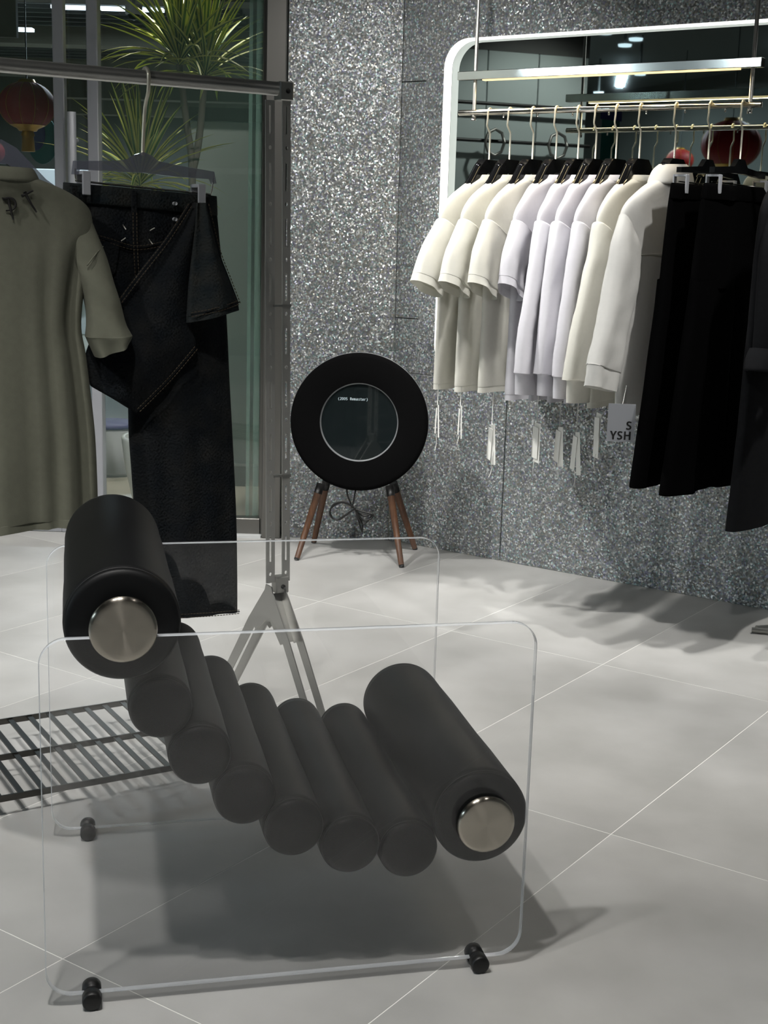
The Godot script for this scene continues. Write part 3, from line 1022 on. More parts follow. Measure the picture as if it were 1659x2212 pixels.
func garment_rack() -> void:
	var t := thing("garment_rack", "brushed steel garment rack with slotted upright and low slatted shelf", "rack", RACK_BASE, RACK_TURN)
	# local axes: x along the bar (post at 0), z towards the shop
	var bar := tool(true)
	sweep(bar, [Vector3(-1.62, 1.552, 0), Vector3(0.008, 1.552, 0)], 0.0155, 20)
	make(bar, "hanging_bar", M.steel, t)
	for side in [0.0, -1.6]:
		var up := Node3D.new()
		up.name = "upright"
		t.add_child(up, true)
		up.transform = Transform3D(Basis(Vector3.BACK, 0.014 if side > -0.5 else -0.014), Vector3(side, 0.35, 0))
		var s := tool()
		slotted(s, -0.032, -0.009, 0.033, 1.177, 0.002, 0.006)
		make(s, "slotted_strip", M.strip_steel, up)
		s = tool()
		slotted(s, 0.011, 0.032, 0.033, 1.177, 0.002, 0.006)
		make(s, "slotted_strip", M.strip_steel, up)
		for y in [0.30, 0.71]:
			block("joint_plate", Vector3(0.010, y, 0.004), Vector3(0.046, 0.005, 0.012), M.steel, up)
		block("top_block", Vector3(0.016, 1.197, 0.002), Vector3(0.034, 0.042, 0.036), M.steel, up, 0.002)
		s = tool(true)
		sweep(s, [Vector3(0.018, 1.197, 0.0185), Vector3(0.018, 1.197, 0.0212)], 0.0055, 14)
		make(s, "bolt", M.rubber, up)
		block("bottom_block", Vector3(0.008, 0.026, 0.0), Vector3(0.034, 0.042, 0.03), M.steel, up, 0.002)
		s = tool(true)
		sweep(s, [Vector3(0.009, 0.022, 0.0145), Vector3(0.009, 0.022, 0.0172)], 0.0055, 14)
		make(s, "bolt", M.rubber, up)
		# splayed foot in the plane across the bar
		var foot := Node3D.new()
		foot.name = "foot"
		t.add_child(foot, true)
		foot.position = Vector3(side, 0, 0)
		var across := Transform3D(Basis(Vector3.BACK, Vector3.UP, Vector3.LEFT), Vector3.ZERO)  # polygon x -> z
		for x in [-0.024, 0.013]:
			s = tool()
			prism(s, PackedVector2Array([Vector2(-0.016, 0.375), Vector2(0.016, 0.375), Vector2(0.022, 0.36), Vector2(0.118, 0.262), Vector2(0.07, 0.242), Vector2(0.012, 0.285), Vector2(-0.012, 0.285), Vector2(-0.07, 0.242), Vector2(-0.118, 0.262), Vector2(-0.022, 0.36)]), -x - 0.003, -x, across)
			make(s, "gusset", M.steel, foot)
			for sg in [-1.0, 1.0]:
				s = tool()
				prism(s, PackedVector2Array([Vector2(sg * 0.118, 0.262), Vector2(sg * 0.335, 0.0), Vector2(sg * 0.298, 0.0), Vector2(sg * 0.084, 0.248)]), -x - 0.003, -x, across)
				make(s, "leg", M.steel, foot)
		s = tool()
		quad(s, Vector3(-0.024, 0.35, -0.012), Vector3(0.013, 0.35, -0.012), Vector3(0.013, 0.246, 0.07), Vector3(-0.024, 0.246, 0.07))
		quad(s, Vector3(-0.024, 0.246, 0.07), Vector3(0.013, 0.246, 0.07), Vector3(0.013, 0.262, 0.116), Vector3(-0.024, 0.262, 0.116))
		make(s, "channel_web", M.steel, foot)
	# low slatted shelf
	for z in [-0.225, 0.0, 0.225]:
		block("shelf_rail", Vector3(-0.8, 0.043, z), Vector3(1.58, 0.014, 0.004), M.shaded_steel, t)
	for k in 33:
		block("shelf_slat", Vector3(-1.56 + k * 0.0475, 0.046, 0), Vector3(0.0125, 0.004, 0.449), M.shaded_steel, t)
	green_tee()
	jeans()

func rack_thing(called: String, label: String, category: String, along: float, out: float) -> Node3D:
	var b := Basis(Vector3.UP, RACK_TURN)
	return thing(called, label, category, RACK_BASE + b * Vector3(along, 0, out), RACK_TURN)

func green_tee() -> void:
	var t := rack_thing("oversized_tee", "sage green oversized T-shirt with black neck print on steel rack", "T-shirt", -0.686, 0.055)
	var fold := func(u: float, v: float, p: Vector2) -> float:
		var a := smoothstep(0.18, 1.0, v)
		return a * (0.012 * sin(u * 7.5 + 0.6 + v * 1.2) + 0.018 * exp(-pow((u - 0.36 - 0.04 * v) / 0.07, 2.0)) + 0.016 * exp(-pow((u - 0.62) / 0.06, 2.0)) + 0.014 * exp(-pow((u + 0.1) / 0.08, 2.0)) + 0.016 * exp(-pow((u + 0.5) / 0.07, 2.0))) - 0.03 * smoothstep(0.3, 0.5, v) * exp(-pow((absf(u) - 0.82) / 0.06, 2.0)) + 0.004 * sin(p.x * 30.0 + p.y * 12.0) * (1.0 - a) + 0.003 * wrinkle.get_noise_2d(p.x * 900, p.y * 300)
	var rows := [
		[-0.085, 1.327, 0.085, 1.327, 0.0, 0.05], [-0.118, 1.316, 0.118, 1.316, 0.0, 0.052], [-0.165, 1.296, 0.165, 1.296, 0.0, 0.045], [-0.203, 1.265, 0.203, 1.265, 0.0, 0.04],
		[-0.208, 1.21, 0.208, 1.21, 0.0, 0.042], [-0.196, 1.15, 0.196, 1.15, 0.0, 0.045], [-0.180, 1.03, 0.180, 1.03, 0.0, 0.046], [-0.19, 0.95, 0.19, 0.95, 0.0, 0.046], [-0.205, 0.80, 0.205, 0.80, 0.0, 0.048], [-0.209, 0.70, 0.209, 0.70, 0.0, 0.05], [-0.21, 0.611, 0.21, 0.611, 0.0, 0.05], [-0.209, 0.606, 0.209, 0.606, 0.0, 0.049], [-0.209, 0.588, 0.209, 0.588, 0.0, 0.05]]
	make(cloth(rows, fold, 96, 7), "body", M.sage, t)
	var collar := [[-0.082, 1.348, 0.082, 1.345, 0.0, 0.046], [-0.088, 1.338, 0.088, 1.336, 0.0, 0.052], [-0.094, 1.324, 0.094, 1.322, 0.0, 0.055], [-0.090, 1.319, 0.090, 1.317, 0.0, 0.053]]
	make(cloth(collar, func(_u: float, _v: float, _p: Vector2) -> float: return 0.0, 48, 3), "collar", M.sage, t)
	var sfold := func(u: float, v: float, p: Vector2) -> float:
		return 0.006 * v * sin(u * 4.0 + 1.0) + 0.003 * sin(p.y * 70.0 + u * 2.0) + 0.008 * maxf(v - 0.85, 0.0) * 6.0 * sin(u * 5.0)
	var sleeve := [[0.140, 1.235, 0.204, 1.25, 0.0, 0.02], [0.160, 1.17, 0.231, 1.178, 0.008, 0.033], [0.184, 1.08, 0.253, 1.088, 0.024, 0.04], [0.188, 1.03, 0.269, 1.03, 0.026, 0.044], [0.186, 1.0, 0.279, 1.008, 0.028, 0.048], [0.188, 0.995, 0.282, 1.0, 0.028, 0.05], [0.204, 0.955, 0.274, 0.985, 0.028, 0.048]]
	make(cloth(sleeve, sfold, 48, 6), "sleeve", M.sage, t)
	make(cloth(mirrored(sleeve), sfold, 48, 6), "sleeve", M.sage, t)
	for sg in [-1.0, 1.0]:
		wire("shoulder_seam", curve([Vector3(sg * 0.226, 1.19, 0.02), Vector3(sg * 0.205, 1.178, 0.044), Vector3(sg * 0.180, 1.15, 0.05)], 4), 0.0014, M.sage, t, 6)
	# brush-stroke lettering across the nape
	for q in [[Vector2(0.008, 1.281), Vector2(0.026, 1.283), Vector2(0.034, 1.274), Vector2(0.030, 1.262), Vector2(0.014, 1.258)], [Vector2(0.019, 1.284), Vector2(0.024, 1.26), Vector2(0.029, 1.240)], [Vector2(0.047, 1.288), Vector2(0.062, 1.296), Vector2(0.071, 1.300)], [Vector2(0.053, 1.297), Vector2(0.065, 1.275), Vector2(0.077, 1.257)], [Vector2(-0.03, 1.29), Vector2(-0.045, 1.245)], [Vector2(-0.06, 1.285), Vector2(-0.03, 1.265)]]:
		var pts := []
		for p in q:
			pts.append(Vector3(p.x, p.y, 0.0455))
		var s := tool(true)
		sweep(s, curve(pts, 4), 0.0035, 6, 0.0016)
		make(s, "neck_print", M.print_black, t)
	var h := rack_thing("plastic_hanger", "clear plastic hanger holding the sage green T-shirt", "hanger", -0.686, 0.055)
	var s2 := tool()
	prism(s2, PackedVector2Array([Vector2(-0.02, 1.40), Vector2(0.02, 1.40), Vector2(0.05, 1.385), Vector2(0.11, 1.325), Vector2(0.17, 1.285), Vector2(0.16, 1.27), Vector2(0.09, 1.312), Vector2(0.03, 1.352), Vector2(-0.03, 1.352), Vector2(-0.09, 1.312), Vector2(-0.16, 1.27), Vector2(-0.17, 1.285), Vector2(-0.11, 1.325), Vector2(-0.05, 1.385)]), -0.006, 0.006)
	make(s2, "arms", M.clear_plastic, h)
	hook(h, Vector3(0, 1.40, 0), Vector3(0, 1.552, -0.055), 0.0155)

# flat strap hook from a hanger up and over a bar whose axis runs along local x
func hook(parent: Node, from: Vector3, bar: Vector3, r: float) -> void:
	var pts := [from, from + Vector3(0, 0.04, 0), Vector3(bar.x, bar.y - r - 0.02, bar.z + r + 0.006)]
	for k in 9:
		var a := -0.1 + 3.4 * k / 8.0
		pts.append(bar + Vector3(0, sin(a), cos(a)) * (r + 0.0035))
	wire("hook", curve(pts, 3), 0.0034, M.hook_metal, parent, 8)

# a double row of thick short stitches along a seam
func stitching(t: Node3D, path: Array) -> void:
	var s := tool()
	var run := 0.0
	var next := 0.003
	for i in path.size() - 1:
		var a: Vector3 = path[i]
		var b: Vector3 = path[i + 1]
		var long := a.distance_to(b)
		while next < run + long:
			var p := a.lerp(b, (next - run) / long)
			var dir := (b - a).normalized()
			var side := dir.cross(Vector3.BACK).normalized()
			for sg in [-1.0, 1.0]:
				var c: Vector3 = p + side * 0.0042 * sg + Vector3(0, 0, 0.0015)
				box(s, Vector3.ZERO, Vector3(0.0052, 0.0015, 0.002), Transform3D(Basis(dir, side, dir.cross(side)), c))
			next += 0.0078
		run += long
	var o := make(s, "stitching", M.tan_thread, t)
	o.set_meta("kind", "stuff")

func jeans() -> void:
	var t := rack_thing("wide_jeans", "dark washed denim jeans with one leg folded up on clip hanger", "jeans", 0.0, 0.0)
	var fold := func(u: float, v: float, p: Vector2) -> float:
		return 0.006 * v * sin(u * 5.0 + 2.0) + 0.003 * sin(u * 11.0 + v * 4.0) + 0.002 * wrinkle.get_noise_2d(p.x * 700, p.y * 400)
	var rows := [[-0.519, 1.318, -0.168, 1.302, 0.0, 0.012], [-0.522, 1.27, -0.163, 1.25, 0.0, 0.02], [-0.52, 1.219, -0.157, 1.19, 0.0, 0.024], [-0.50, 1.12, -0.146, 1.09, 0.0, 0.026], [-0.43, 1.01, -0.140, 1.01, 0.0, 0.028], [-0.385, 0.9, -0.133, 0.87, 0.0, 0.03], [-0.378, 0.76, -0.125, 0.74, 0.0, 0.031], [-0.368, 0.605, -0.116, 0.575, 0.0, 0.032], [-0.362, 0.45, -0.112, 0.43, 0.0, 0.033], [-0.36, 0.352, -0.111, 0.336, 0.0, 0.033], [-0.359, 0.337, -0.111, 0.321, 0.0, 0.034]]
	make(cloth(rows, fold, 64, 6), "leg", M.denim, t)
	var band := [[-0.521, 1.321, -0.166, 1.305, 0.0, 0.017], [-0.5215, 1.319, -0.1655, 1.303, 0.0, 0.0235], [-0.5225, 1.285, -0.164, 1.266, 0.0, 0.0255], [-0.5215, 1.283, -0.165, 1.264, 0.0, 0.019]]
	make(cloth(band, func(u: float, v: float, _p: Vector2) -> float: return 0.003 * sin(u * 11.0 + v * 0.3), 64, 3), "waistband", M.denim_faded, t)
	var cf := func(u: float, v: float, p: Vector2) -> float:
		return 0.006 * sin(u * 3.5 + v * 2.0) + 0.002 * wrinkle.get_noise_2d(p.x * 600, p.y * 600)
	var panel := [[-0.250, 1.288, -0.222, 1.290, 0.040, 0.010], [-0.305, 1.212, -0.236, 1.20, 0.044, 0.014], [-0.371, 1.134, -0.250, 1.11, 0.047, 0.017], [-0.420, 1.073, -0.250, 1.02, 0.049, 0.019], [-0.470, 1.01, -0.240, 0.968, 0.05, 0.02], [-0.496, 0.945, -0.305, 0.897, 0.05, 0.018], [-0.485, 0.894, -0.372, 0.832, 0.05, 0.014], [-0.478, 0.888, -0.378, 0.827, 0.05, 0.006]]
	make(cloth(panel, cf, 56, 6), "folded_leg", M.denim, t)
	var flap := [[-0.238, 1.289, -0.216, 1.290, 0.056, 0.008], [-0.248, 1.2, -0.189, 1.187, 0.060, 0.014], [-0.257, 1.125, -0.163, 1.125, 0.063, 0.018], [-0.264, 1.046, -0.141, 1.074, 0.066, 0.020], [-0.2645, 1.041, -0.1405, 1.069, 0.066, 0.019], [-0.265, 1.026, -0.139, 1.054, 0.067, 0.021]]
	make(cloth(flap, cf, 48, 5), "turned_up_hem", M.denim_faded, t)
	# seams, belt loops, pocket and stitches
	for q in [[Vector3(-0.252, 1.284, 0.052), Vector3(-0.310, 1.205, 0.060), Vector3(-0.375, 1.13, 0.066), Vector3(-0.424, 1.07, 0.068)], [Vector3(-0.378, 0.832, 0.058), Vector3(-0.31, 0.9, 0.070), Vector3(-0.246, 0.968, 0.068)], [Vector3(-0.217, 1.287, 0.064), Vector3(-0.190, 1.187, 0.066), Vector3(-0.165, 1.125, 0.068), Vector3(-0.143, 1.07, 0.072)], [Vector3(-0.263, 1.045, 0.085), Vector3(-0.2, 1.057, 0.090), Vector3(-0.142, 1.072, 0.076)], [Vector3(-0.371, 1.264, 0.026), Vector3(-0.371, 1.2, 0.028), Vector3(-0.368, 1.12, 0.03)], [Vector3(-0.505, 1.22, 0.022), Vector3(-0.44, 1.205, 0.028), Vector3(-0.371, 1.188, 0.029), Vector3(-0.30, 1.200, 0.029)], [Vector3(-0.355, 0.342, 0.03), Vector3(-0.30, 0.339, 0.037), Vector3(-0.2, 0.332, 0.037), Vector3(-0.115, 0.327, 0.03)]]:
		var s := tool(true)
		sweep(s, curve(q, 6), 0.0015, 6)
		make(s, "seam", M.denim, t)
		stitching(t, curve(q, 6))
	for x in [-0.372, -0.505, -0.20]:
		block("belt_loop", Vector3(x, 1.292 - (x + 0.52) * 0.045, 0.026), Vector3(0.012, 0.05, 0.004), M.denim, t, 0.001)
	var sp := tool()
	prism(sp, PackedVector2Array([Vector2(-0.47, 1.206), Vector2(-0.407, 1.196), Vector2(-0.418, 1.135), Vector2(-0.44, 1.112), Vector2(-0.475, 1.13)]), 0.026, 0.031)
	make(sp, "back_pocket", M.denim, t)
	for q in [[-0.400, 1.237, -0.393, 1.227], [-0.338, 1.226, -0.327, 1.232], [-0.404, 1.202, -0.394, 1.209], [-0.340, 1.207, -0.332, 1.197]]:
		wire("white_stitch", [Vector3(q[0], q[1], 0.031), Vector3(q[2], q[3], 0.031)], 0.0012, M.white_thread, t, 6)
	for y in [1.286, 1.252]:
		sp = tool(true)
		sweep(sp, [Vector3(-0.278, y, 0.022), Vector3(-0.278, y, 0.033)], 0.0042, 12)
		make(sp, "rivet", M.grey_plastic, t)
	# clip hanger
	var h := rack_thing("clip_hanger", "translucent clip hanger gripping the dark denim jeans", "hanger", 0.0, 0.0)
	var s2 := tool()
	prism(s2, PackedVector2Array([Vector2(-0.497, 1.368), Vector2(-0.41, 1.372), Vector2(-0.375, 1.378), Vector2(-0.36, 1.388), Vector2(-0.342, 1.394), Vector2(-0.324, 1.388), Vector2(-0.309, 1.377), Vector2(-0.27, 1.371), Vector2(-0.175, 1.360), Vector2(-0.169, 1.334), Vector2(-0.177, 1.333), Vector2(-0.182, 1.343), Vector2(-0.27, 1.345), Vector2(-0.342, 1.350), Vector2(-0.41, 1.350), Vector2(-0.486, 1.350), Vector2(-0.491, 1.339), Vector2(-0.501, 1.340)]), -0.007, 0.007)
	make(s2, "body", M.clear_plastic, h)
	wire("wire_bar", curve([Vector3(-0.495, 1.352, 0.004), Vector3(-0.494, 1.330, 0.004), Vector3(-0.48, 1.326, 0.004), Vector3(-0.34, 1.318, 0.004), Vector3(-0.20, 1.311, 0.004), Vector3(-0.182, 1.312, 0.004), Vector3(-0.175, 1.35, 0.004)], 5), 0.0022, M.chrome, h, 8)
	for c in [[-0.480, 1.322], [-0.215, 1.305]]:
		for z in [-0.014, 0.0305]:
			block("clip_jaw", Vector3(c[0], c[1], z), Vector3(0.018, 0.05, 0.006), M.grey_plastic, h, 0.0015)
		block("clip_bridge", Vector3(c[0], c[1] + 0.022, 0.008), Vector3(0.016, 0.008, 0.042), M.grey_plastic, h, 0.001)
	var hs := [Vector3(-0.342, 1.388, 0.0), Vector3(-0.340, 1.43, 0.0), Vector3(-0.337, 1.49, 0.004), Vector3(-0.335, 1.52, 0.018)]
	for k in 9:
		var a := -0.1 + 3.4 * k / 8.0
		hs.append(Vector3(-0.334, 1.552, 0) + Vector3(0, sin(a), cos(a)) * 0.0195)
	wire("hook", curve(hs, 3), 0.0042, M.hook_metal, h, 8)

# ------------------------------------------------------------------ round speaker
func round_speaker() -> void:
	var t := thing("round_speaker", "black round standing speaker with circular screen on four wooden legs", "speaker", Vector3(-0.103, 0, -5.12))
	var head := Node3D.new()
	head.name = "head"
	t.add_child(head)
	head.transform = Transform3D(Basis(Vector3.UP, -0.05) * Basis(Vector3.RIGHT, -0.05), Vector3(0, 0.525, 0))
	var zup := Transform3D(Basis(Vector3.RIGHT, Vector3.BACK, Vector3.DOWN), Vector3.ZERO)
	var s := tool(true)
	lathe(s, [[0.149, 0.034], [0.154, 0.036], [0.245, 0.036], [0.257, 0.033], [0.2625, 0.024], [0.2625, 0.012]], 96, zup)
	make(s, "front_cover", M.speaker_cloth, head)
	s = tool(true)
	lathe(s, [[0.2625, 0.012], [0.264, 0.010], [0.264, 0.002], [0.25, -0.012], [0.18, -0.03], [0.0, -0.034]], 96, zup)
	make(s, "back_shell", M.bezel, head)
	s = tool(true)
	lathe(s, [[0.150, 0.0345], [0.148, 0.030], [0.1445, 0.0245]], 96, zup)
	make(s, "bezel_ring", M.bezel, head)
	var scr := Node3D.new()
	scr.name = "display"
	head.add_child(scr)
	s = tool()
	lathe(s, [[0.0, 0.024], [0.147, 0.024]], 96, zup)
	make(s, "screen_glass", M.screen, scr)
	var tm := TextMesh.new()
	tm.text = "(2005 Remaster)"
	tm.font_size = 16
	tm.pixel_size = 0.001
	tm.depth = 0.0006
	var sf := SystemFont.new()
	sf.font_names = PackedStringArray(["Droid Sans Mono"])
	tm.font = sf
	put(tm, "screen_text", M.screen_text, scr, Transform3D(Basis.IDENTITY.scaled(Vector3(0.8, 0.85, 1)), Vector3(-0.026, 0.087, 0.0249)))
	for q in [[Vector3(-0.245, 0.285, -5.095), Vector3(-0.329, 0, -5.015)], [Vector3(0.018, 0.285, -5.085), Vector3(0.073, 0, -4.948)], [Vector3(-0.225, 0.29, -5.15), Vector3(-0.28, 0, -5.315)], [Vector3(0.032, 0.29, -5.14), Vector3(0.129, 0, -5.25)]]:
		var a: Vector3 = q[0] - t.position
		var b: Vector3 = q[1] - t.position
		var lg := wire("leg", [a.lerp(b, 0.1), b.lerp(a, 0.03)], 0.0145, M.wood, t, 14, 0.0105)
		wire("ferrule", [a, a.lerp(b, 0.13)], 0.0165, M.black_metal, lg, 14, 0.0155)
		wire("foot_pad", [b.lerp(a, 0.03), b + Vector3(0, 0.001, 0)], 0.0106, M.rubber, lg, 14, 0.010)
	var z := 0.03
	var cable := [Vector3(-0.045, 0.30, 0.0), Vector3(-0.04, 0.25, z), Vector3(-0.025, 0.21, z), Vector3(-0.02, 0.195, z)]
	wire("power_cable", curve(cable, 6), 0.0032, M.rubber, t, 8)
	wire("power_cable", curve([Vector3(-0.005, 0.30, 0.0), Vector3(-0.012, 0.24, z), Vector3(-0.02, 0.195, z)], 6), 0.0032, M.rubber, t, 8)
	for loop in [[[-0.02, 0.195], [-0.06, 0.218], [-0.1, 0.208], [-0.115, 0.17], [-0.09, 0.148], [-0.055, 0.168], [-0.02, 0.195]], [[-0.02, 0.198], [-0.07, 0.215], [-0.112, 0.19], [-0.105, 0.155], [-0.075, 0.152], [-0.02, 0.195]], [[-0.02, 0.19], [0.02, 0.18], [0.05, 0.172], [0.042, 0.155], [0.012, 0.15], [-0.015, 0.185]], [[-0.02, 0.19], [0.015, 0.165], [0.046, 0.175], [0.03, 0.145], [0.01, 0.135], [-0.018, 0.19]], [[-0.02, 0.195], [0.0, 0.16], [0.012, 0.125], [0.01, 0.10]], [[-0.02, 0.195], [-0.005, 0.15], [0.004, 0.12], [0.009, 0.105]]]:
		var pts := []
		var off := 0.0
		for p in loop:
			off += 0.002
			pts.append(Vector3(p[0] + 0.01, p[1], z + off))
		wire("cable_loop", curve(pts, 6), 0.0034, M.rubber, t, 8)

# ------------------------------------------------------------------ wall rail with clothes
const ROD_OUT := 0.35
const ROD_Y := 1.645

func rail_thing(called: String, label: String, category: String, along: float, group := "") -> Node3D:
	# garment axes: x out of the wall towards the shop, y up from the floor, z back along the rail
	return thing(called, label, category, WALL_BASE + EX * along + MX * ROD_OUT, WALL_TURN - PI / 2, group)

func wall_rail() -> void:
	var t := thing("hanging_rail", "polished steel clothes rail hung from ceiling rods before the mirror", "clothes rail", WALL_BASE + MX * ROD_OUT, WALL_TURN)
	wire("rod", [Vector3(0.484, ROD_Y, 0), Vector3(1.553, ROD_Y, 0)], 0.0098, M.chrome, t, 20)
	for x in [0.543, 1.517]:
		wire("drop_rod", [Vector3(x, ROD_Y - 0.022, 0), Vector3(x, SHOP_HEIGHT, 0)], 0.0062, M.steel, t, 14)
		wire("lock_nut", [Vector3(x, ROD_Y - 0.026, 0), Vector3(x, ROD_Y - 0.012, 0)], 0.0085, M.chrome, t, 12)
	for k in 7:
		wire("peg", [Vector3(0.66 + k * 0.13, ROD_Y - 0.009, 0), Vector3(0.66 + k * 0.13, ROD_Y - 0.02, 0)], 0.003, M.chrome, t, 8)
	var lamp := thing("linear_lamp", "chrome linear lamp bar with warm strip above the clothes rail", "lamp", WALL_BASE + MX * ROD_OUT, WALL_TURN)
	block("housing", Vector3(1.013, 1.766, 0), Vector3(1.068, 0.028, 0.03), M.chrome, lamp, 0.0015)
	block("light_strip", Vector3(1.026, 1.7505, 0.0), Vector3(0.9, 0.005, 0.02), M.led_warm, lamp)
	var l := AreaLight3D.new()
	l.name = "light"
	l.area_size = Vector2(0.9, 0.02)
	l.light_energy = 0.18
	l.light_color = Color(1.0, 0.90, 0.7)
	l.shadow_enabled = true
	l.area_range = 8.0
	lamp.add_child(l)
	l.position = Vector3(1.026, 1.745, 0)
	l.rotation.x = -PI / 2
	var spots := [0.606, 0.6855, 0.774, 0.862, 0.9436, 1.007, 1.080, 1.162]
	var kinds := [
		["short_tee", "cream short-sleeved T-shirt, leftmost on the wall rail", "cream", false, 0.09, "T-shirt"],
		["short_tee", "cream short-sleeved T-shirt, second from left on the wall rail", "cream", false, 0.05, "T-shirt"],
		["short_tee", "off-white short-sleeved T-shirt with dark chest tab, third on the wall rail", "cream", false, 0.02, "T-shirt"],
		["short_tee", "cool white short-sleeved T-shirt, fourth from left on the wall rail", "white", false, 0.0, "T-shirt"],
		["long_sweatshirt", "cool white long-sleeved sweatshirt, first of the long sleeves on the rail", "white", true, 0.03, "sweatshirt"],
		["long_sweatshirt", "cool white long-sleeved sweatshirt, second of the long sleeves on the rail", "white", true, 0.0, "sweatshirt"],
		["long_sweatshirt", "cool white long-sleeved sweatshirt, third of the long sleeves on the rail", "white", true, 0.02, "sweatshirt"],
		["long_sweatshirt", "cream long-sleeved sweatshirt beside the white collared jacket", "cream", true, 0.07, "sweatshirt"],
	]
	for k in spots.size():
		rail_shirt(spots[k], kinds[k], k)
	white_jacket(1.281)
	trousers(1.393, 0, "black wide trousers on clips nearest the white jacket")
	trousers(1.496, 1, "black wide trousers with split hem at the right end of the rail")
	var t2 := thing("hanging_rail", "second steel clothes rail carrying the black denim jacket, past the right edge", "clothes rail", WALL_BASE + MX * ROD_OUT, WALL_TURN)
	wire("rod", [Vector3(1.615, ROD_Y, 0), Vector3(2.5, ROD_Y, 0)], 0.0098, M.chrome, t2, 20)
	for x in [1.66, 2.46]:
		wire("drop_rod", [Vector3(x, ROD_Y - 0.022, 0), Vector3(x, SHOP_HEIGHT, 0)], 0.0062, M.steel, t2, 14)
	rail_hanger(1.69, "black hanger holding the black denim jacket at the right edge", false)
	dark_jacket(1.69)
	var st := thing("floor_stand", "low steel floor stand foot at the right edge under the rail", "stand", Vector3(1.2, 0, -4.21))
	wire("foot_bar", [Vector3(0.0, 0.012, 0.0), Vector3(0.45, 0.012, 0.10)], 0.009, M.steel, st, 12)
	wire("foot_bar", [Vector3(0.02, 0.012, -0.02), Vector3(0.45, 0.012, -0.14)], 0.009, M.steel, st, 12)
	wire("post", [Vector3(0.45, 0.012, -0.02), Vector3(0.45, 1.3, -0.02)], 0.012, M.steel, st, 12)
	wire("cross_bar", [Vector3(0.45, 0.012, -0.15), Vector3(0.45, 0.012, 0.11)], 0.009, M.steel, st, 12)

func rail_hanger(along: float, label: String, clips: bool) -> Node3D:
	var h := rail_thing("rail_hanger", label, "hanger", along, "black hangers on the wall rail")
	# hook bends from the rod (axis along local z) down to the neck
	var pts := []
	for k in 9:
		var a := 3.3 - 3.3 * k / 8.0
		pts.append(Vector3(0, ROD_Y, 0) + Vector3(cos(a), sin(a), 0) * 0.0128)
	pts += [Vector3(0.0125, ROD_Y - 0.02, 0), Vector3(0.016, ROD_Y - 0.042, 0), Vector3(0.014, ROD_Y - 0.048, 0), Vector3(-0.006, ROD_Y - 0.068, 0), Vector3(-0.008, ROD_Y - 0.073, 0), Vector3(-0.008, 1.475, 0)]
	wire("hook", pts, 0.003, M.hook_metal, h, 8)
	var s := tool()
	if clips:
		prism(s, PackedVector2Array([Vector2(-0.03, 1.485), Vector2(0.02, 1.485), Vector2(0.05, 1.462), Vector2(0.21, 1.452), Vector2(0.21, 1.436), Vector2(0.04, 1.442), Vector2(-0.05, 1.442), Vector2(-0.22, 1.436), Vector2(-0.22, 1.452), Vector2(-0.06, 1.462)]), -0.008, 0.008)
		make(s, "body", M.smoke_plastic, h)
		wire("wire_bar", [Vector3(-0.215, 1.41, 0), Vector3(0.205, 1.41, 0)], 0.002, M.chrome, h, 6)
		for x in [-0.20, 0.19]:
			block("clip", Vector3(x, 1.403, -0.02), Vector3(0.02, 0.055, 0.005), M.grey_plastic, h, 0.001)
			block("clip", Vector3(x, 1.403, 0.02), Vector3(0.02, 0.055, 0.005), M.grey_plastic, h, 0.001)
			block("clip_bridge", Vector3(x, 1.428, 0.0), Vector3(0.018, 0.006, 0.04), M.grey_plastic, h)
	else:
		var o := PackedVector2Array([Vector2(-0.05, 1.488), Vector2(0.036, 1.488), Vector2(0.062, 1.468), Vector2(0.104, 1.42), Vector2(0.135, 1.396), Vector2(0.15, 1.378), Vector2(0.144, 1.366), Vector2(0.12, 1.374), Vector2(0.062, 1.402), Vector2(0.036, 1.432), Vector2(0.016, 1.445), Vector2(-0.03, 1.445), Vector2(-0.05, 1.432), Vector2(-0.076, 1.402), Vector2(-0.13, 1.374), Vector2(-0.154, 1.366), Vector2(-0.16, 1.378), Vector2(-0.145, 1.396), Vector2(-0.118, 1.42), Vector2(-0.076, 1.468)])
		prism(s, o, -0.015, 0.015)
		make(s, "arms", M.smoke_plastic, h)
		for sg in [[0.058, 0.10, 0.125], [-0.072, -0.114, -0.139]]:
			s = tool(true)
			sweep(s, curve([Vector3(sg[0], 1.466, 0.0), Vector3(sg[1], 1.418, 0.0), Vector3(sg[2], 1.392, 0.0)], 4), 0.0125, 10)
			make(s, "shoulder_rim", M.smoke_plastic, h)
	return h

